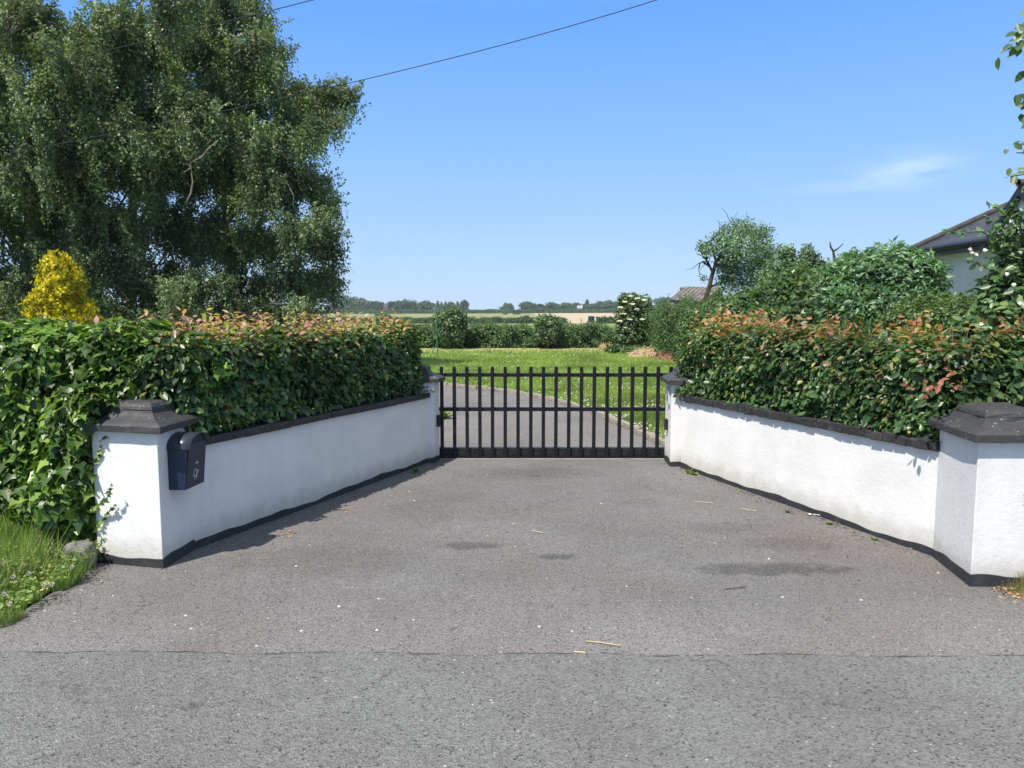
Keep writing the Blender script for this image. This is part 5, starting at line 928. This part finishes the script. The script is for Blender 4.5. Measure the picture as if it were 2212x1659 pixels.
for x0, x1, yt, st, lb in TL: far_tree(x0, x1, yt, 640 + rng.uniform(0, 50), lb, 'cone' if st == 'c' else 'round', 'fartree_pale' if st == 'p' else 'fartree')
def far_house(x0, x1, y0, y1, Y, label, wall, roof_c):
    X = X_at((x0 + x1) / 2, Y); s = Y / FPX; wd = (x1 - x0) * s; zb = float(terr(X, Y)); zt = at(1106, y0, Y).z - zb; t = thing('farmhouse', label, 'house', (X, Y, zb)); bm = bmesh.new(); bm_box(bm, -wd / 2, wd / 2, 0, 6, -.3, zt * .68); wl = mesh_bm('wall', bm, wall, t)
    o = .3; rf = mesh_py('roof', [(-wd/2-o, -o, zt*.66), (wd/2+o, -o, zt*.66), (wd/2+o, 6+o, zt*.66), (-wd/2-o, 6+o, zt*.66), (-wd/2-o, 3, zt), (wd/2+o, 3, zt)], [(0,1,5,4), (2,3,4,5), (0,4,3), (1,2,5)], roof_c, t)
    for i in range(2): bm = bmesh.new(); xx = wd * (-.25 + .5 * i); bm_box(bm, xx - .5, xx + .5, -.06, .02, zt * .3, zt * .5); mesh_bm('window', bm, M['fascia'], wl)
    bm = bmesh.new(); bm_box(bm, wd * .3, wd * .3 + .7, 2.6, 3.4, zt * .8, zt * 1.12); mesh_bm('chimney', bm, wall, rf)
far_house(830, 838, 656, 670, 636, 'reddish farm building in the gap of the skyline trees', plain('red brick', (.24, .13, .09), .9), M['slate'])
far_house(1247, 1257, 660, 670, 634, 'small white cottage among the skyline trees', M['housewall'], plain('grey tile', (.3, .3, .31), .8))
for x, y0, lb in ((785, 661, 'thin utility pole at the pale silvery tree'), (802, 662, 'thin utility pole right of the pale silvery tree'), (980, 656, 'thin utility pole in front of the skyline conifers')):
    Y = 618; X = X_at(x, Y); zb = float(terr(X, Y)); zt = at(x, y0, Y).z - zb; t = thing('utility_pole', lb, 'pole', (X, Y, zb)); tubes('pole', [(np.array([(0, 0, -.2), (0, 0, zt)]), (.17, .13))], M['stone'], t, 6); tubes('crossarm', [(np.array([(-.8, 0, zt - .5), (.8, 0, zt - .5)]), .08)], M['stone'], t, 4)
# dark trailer by the gap in the hedge
X = X_at(1276.5, 244); zb = float(terr(X, 244)); t = thing('horse_trailer', 'dark horse trailer standing in the gap of the paddock hedge', 'trailer', (X, 244, zb)); bm = bmesh.new(); bm_box(bm, -1.0, 1.0, -1.6, 1.6, .45, 2.5)
for v in bm.verts:
    if v.co.z > 2: v.co.x *= .86; v.co.y *= .94
tb = mesh_bm('body', bm, plain('dark blue paint', (.02, .024, .035), .4), t, bevel=.12); bm = bmesh.new(); bm_box(bm, -.7, .7, -1.64, -1.55, 1.8, 2.2); mesh_bm('window', bm, M['plastic'], tb)
for sx_ in (-1, 1):
    for sy in (-.5, .5): bm = bmesh.new(); bmesh.ops.create_cone(bm, cap_ends=True, segments=16, radius1=.36, radius2=.36, depth=.2); wh = mesh_bm('wheel', bm, M['plastic'], t); wh.rotation_euler = (0, R(90), 0); wh.location = (sx_ * 1.02, sy, .36)
tubes('drawbar', [(np.array([(-.6, -1.6, .5), (0, -2.9, .5)]), .06), (np.array([(.6, -1.6, .5), (0, -2.9, .5)]), .06)], M['plastic'], t, 5)
# grazing horses
def horse_mesh(name, lying):
    J = [(-.62, 0, 1.22, .27), (-.2, 0, 1.15, .30), (.3, 0, 1.15, .29), (.62, 0, 1.25, .23), (.95, 0, 1.05, .14), (1.2, 0, .68, .11), (1.3, 0, .45, .10), (1.42, 0, .14, .07), (-.85, 0, 1.15, .1), (-.98, 0, .75, .06)]; E = [(0,1),(1,2),(2,3),(3,4),(4,5),(5,6),(6,7),(0,8),(8,9)]
    for s_ in (-1, 1):
        k = len(J); y = .17 * s_
        J += [(-.6, y, .9, .16), (-.5, y * 1.05, .68, .10), (-.72, y, .46, .065), (-.66, y, .05, .06)]; E += [(0, k), (k, k+1), (k+1, k+2), (k+2, k+3)]; k = len(J)
        J += [(.52, y, .88, .12), (.54, y, .5, .07), (.52 + .1 * s_, y, .05, .06)]; E += [(3, k), (k, k+1), (k+1, k+2)]
    if lying: J = [(x, y, (max(z - .75, .12) if z > .5 else .1), r_) if i not in (4, 5, 6, 7) else (x - .1, y, .62 + .14 * (i - 4) * (1 if i < 7 else .6), r_) for i, (x, y, z, r_) in enumerate(J)]
    me = bpy.data.meshes.new(name); me.from_pydata([j[:3] for j in J], E, []); o = bpy.data.objects.new(name, me); md = o.modifiers.new('skin', 'SKIN'); ly = me.skin_vertices[0] if me.skin_vertices else None
    if ly is None: bm = bmesh.new(); bm.from_mesh(me); bm.verts.layers.skin.verify(); bm.to_mesh(me); bm.free(); ly = me.skin_vertices[0]
    for i, j in enumerate(J): ly.data[i].radius = (j[3], j[3])
    ly.data[1].use_root = True; sb = o.modifiers.new('sub', 'SUBSURF'); sb.levels = 1; sb.render_levels = 2; return o
for x, y, lying, c, lb, rz, sc_ in ((767, 689, 0, (.05, .035, .028), 'dark brown horse grazing in the paddock near the largest trees', 0, 1.0), (818, 689.5, 0, (.22, .12, .07), 'small chestnut foal in the paddock', R(200), .62), (881, 690, 1, (.025, .02, .02), 'black horse lying down, left of the lying pair', R(20), .9), (888.5, 689.5, 1, (.03, .022, .02), 'black horse lying down, right of the lying pair', R(170), 1.0), (1023, 689.5, 0, (.26, .11, .06), 'chestnut horse grazing beyond the round shrub', R(10), 1.0)):
    Y = 420; X = X_at(x, Y); o = link(horse_mesh('horse', lying)); o.data.materials.append(plain('horse coat', c, .7, .2, .15, 3)); o.location = (X, Y, float(terr(X, Y)) + .0); o.rotation_euler = (0, 0, rz); o.scale = (sc_,) * 3; tag(o, lb, 'horse', 'horses in the paddock')
# hedge bushes on the edge of the tan field
for x, r_, lb in ((1113, 5, 'small thorn bush on the field edge by the paddock corner'), (1120, 3.2, 'lesser thorn bush right beside the field edge bush'), (1137, 9, 'long low thicket between the green paddock and tan field'), (1092, 4, 'thorn bush at the far corner of the paddock')):
    Y = 560 if x != 1137 else 420; X = X_at(x, Y); zb = float(terr(X, Y)); s = Y / FPX; bush('thorn_bush', lb, 'bush', [(X, Y, zb + r_ * s * .35, r_ * s, r_ * s, r_ * s * .6)], 320, .9, T_OVATE, M['fartree'], stem=False, base=(X, Y, zb))

# ------------------------------------------------------------------ summer haze over the fields
bm = bmesh.new(); bm_box(bm, -760, 760, -30, 1400, -7, 30); hz = bpy.data.materials.new('summer haze'); hz.use_nodes = True; n = hz.node_tree; n.nodes.clear()
o = nd(n, 'ShaderNodeOutputMaterial'); pv = nd(n, 'ShaderNodeVolumePrincipled', Density=.0002); pv.inputs['Color'].default_value = (.78, .88, 1, 1); n.links.new(pv.outputs[0], o.inputs['Volume'])
kind(mesh_bm('haze', bm, hz), 'stuff')
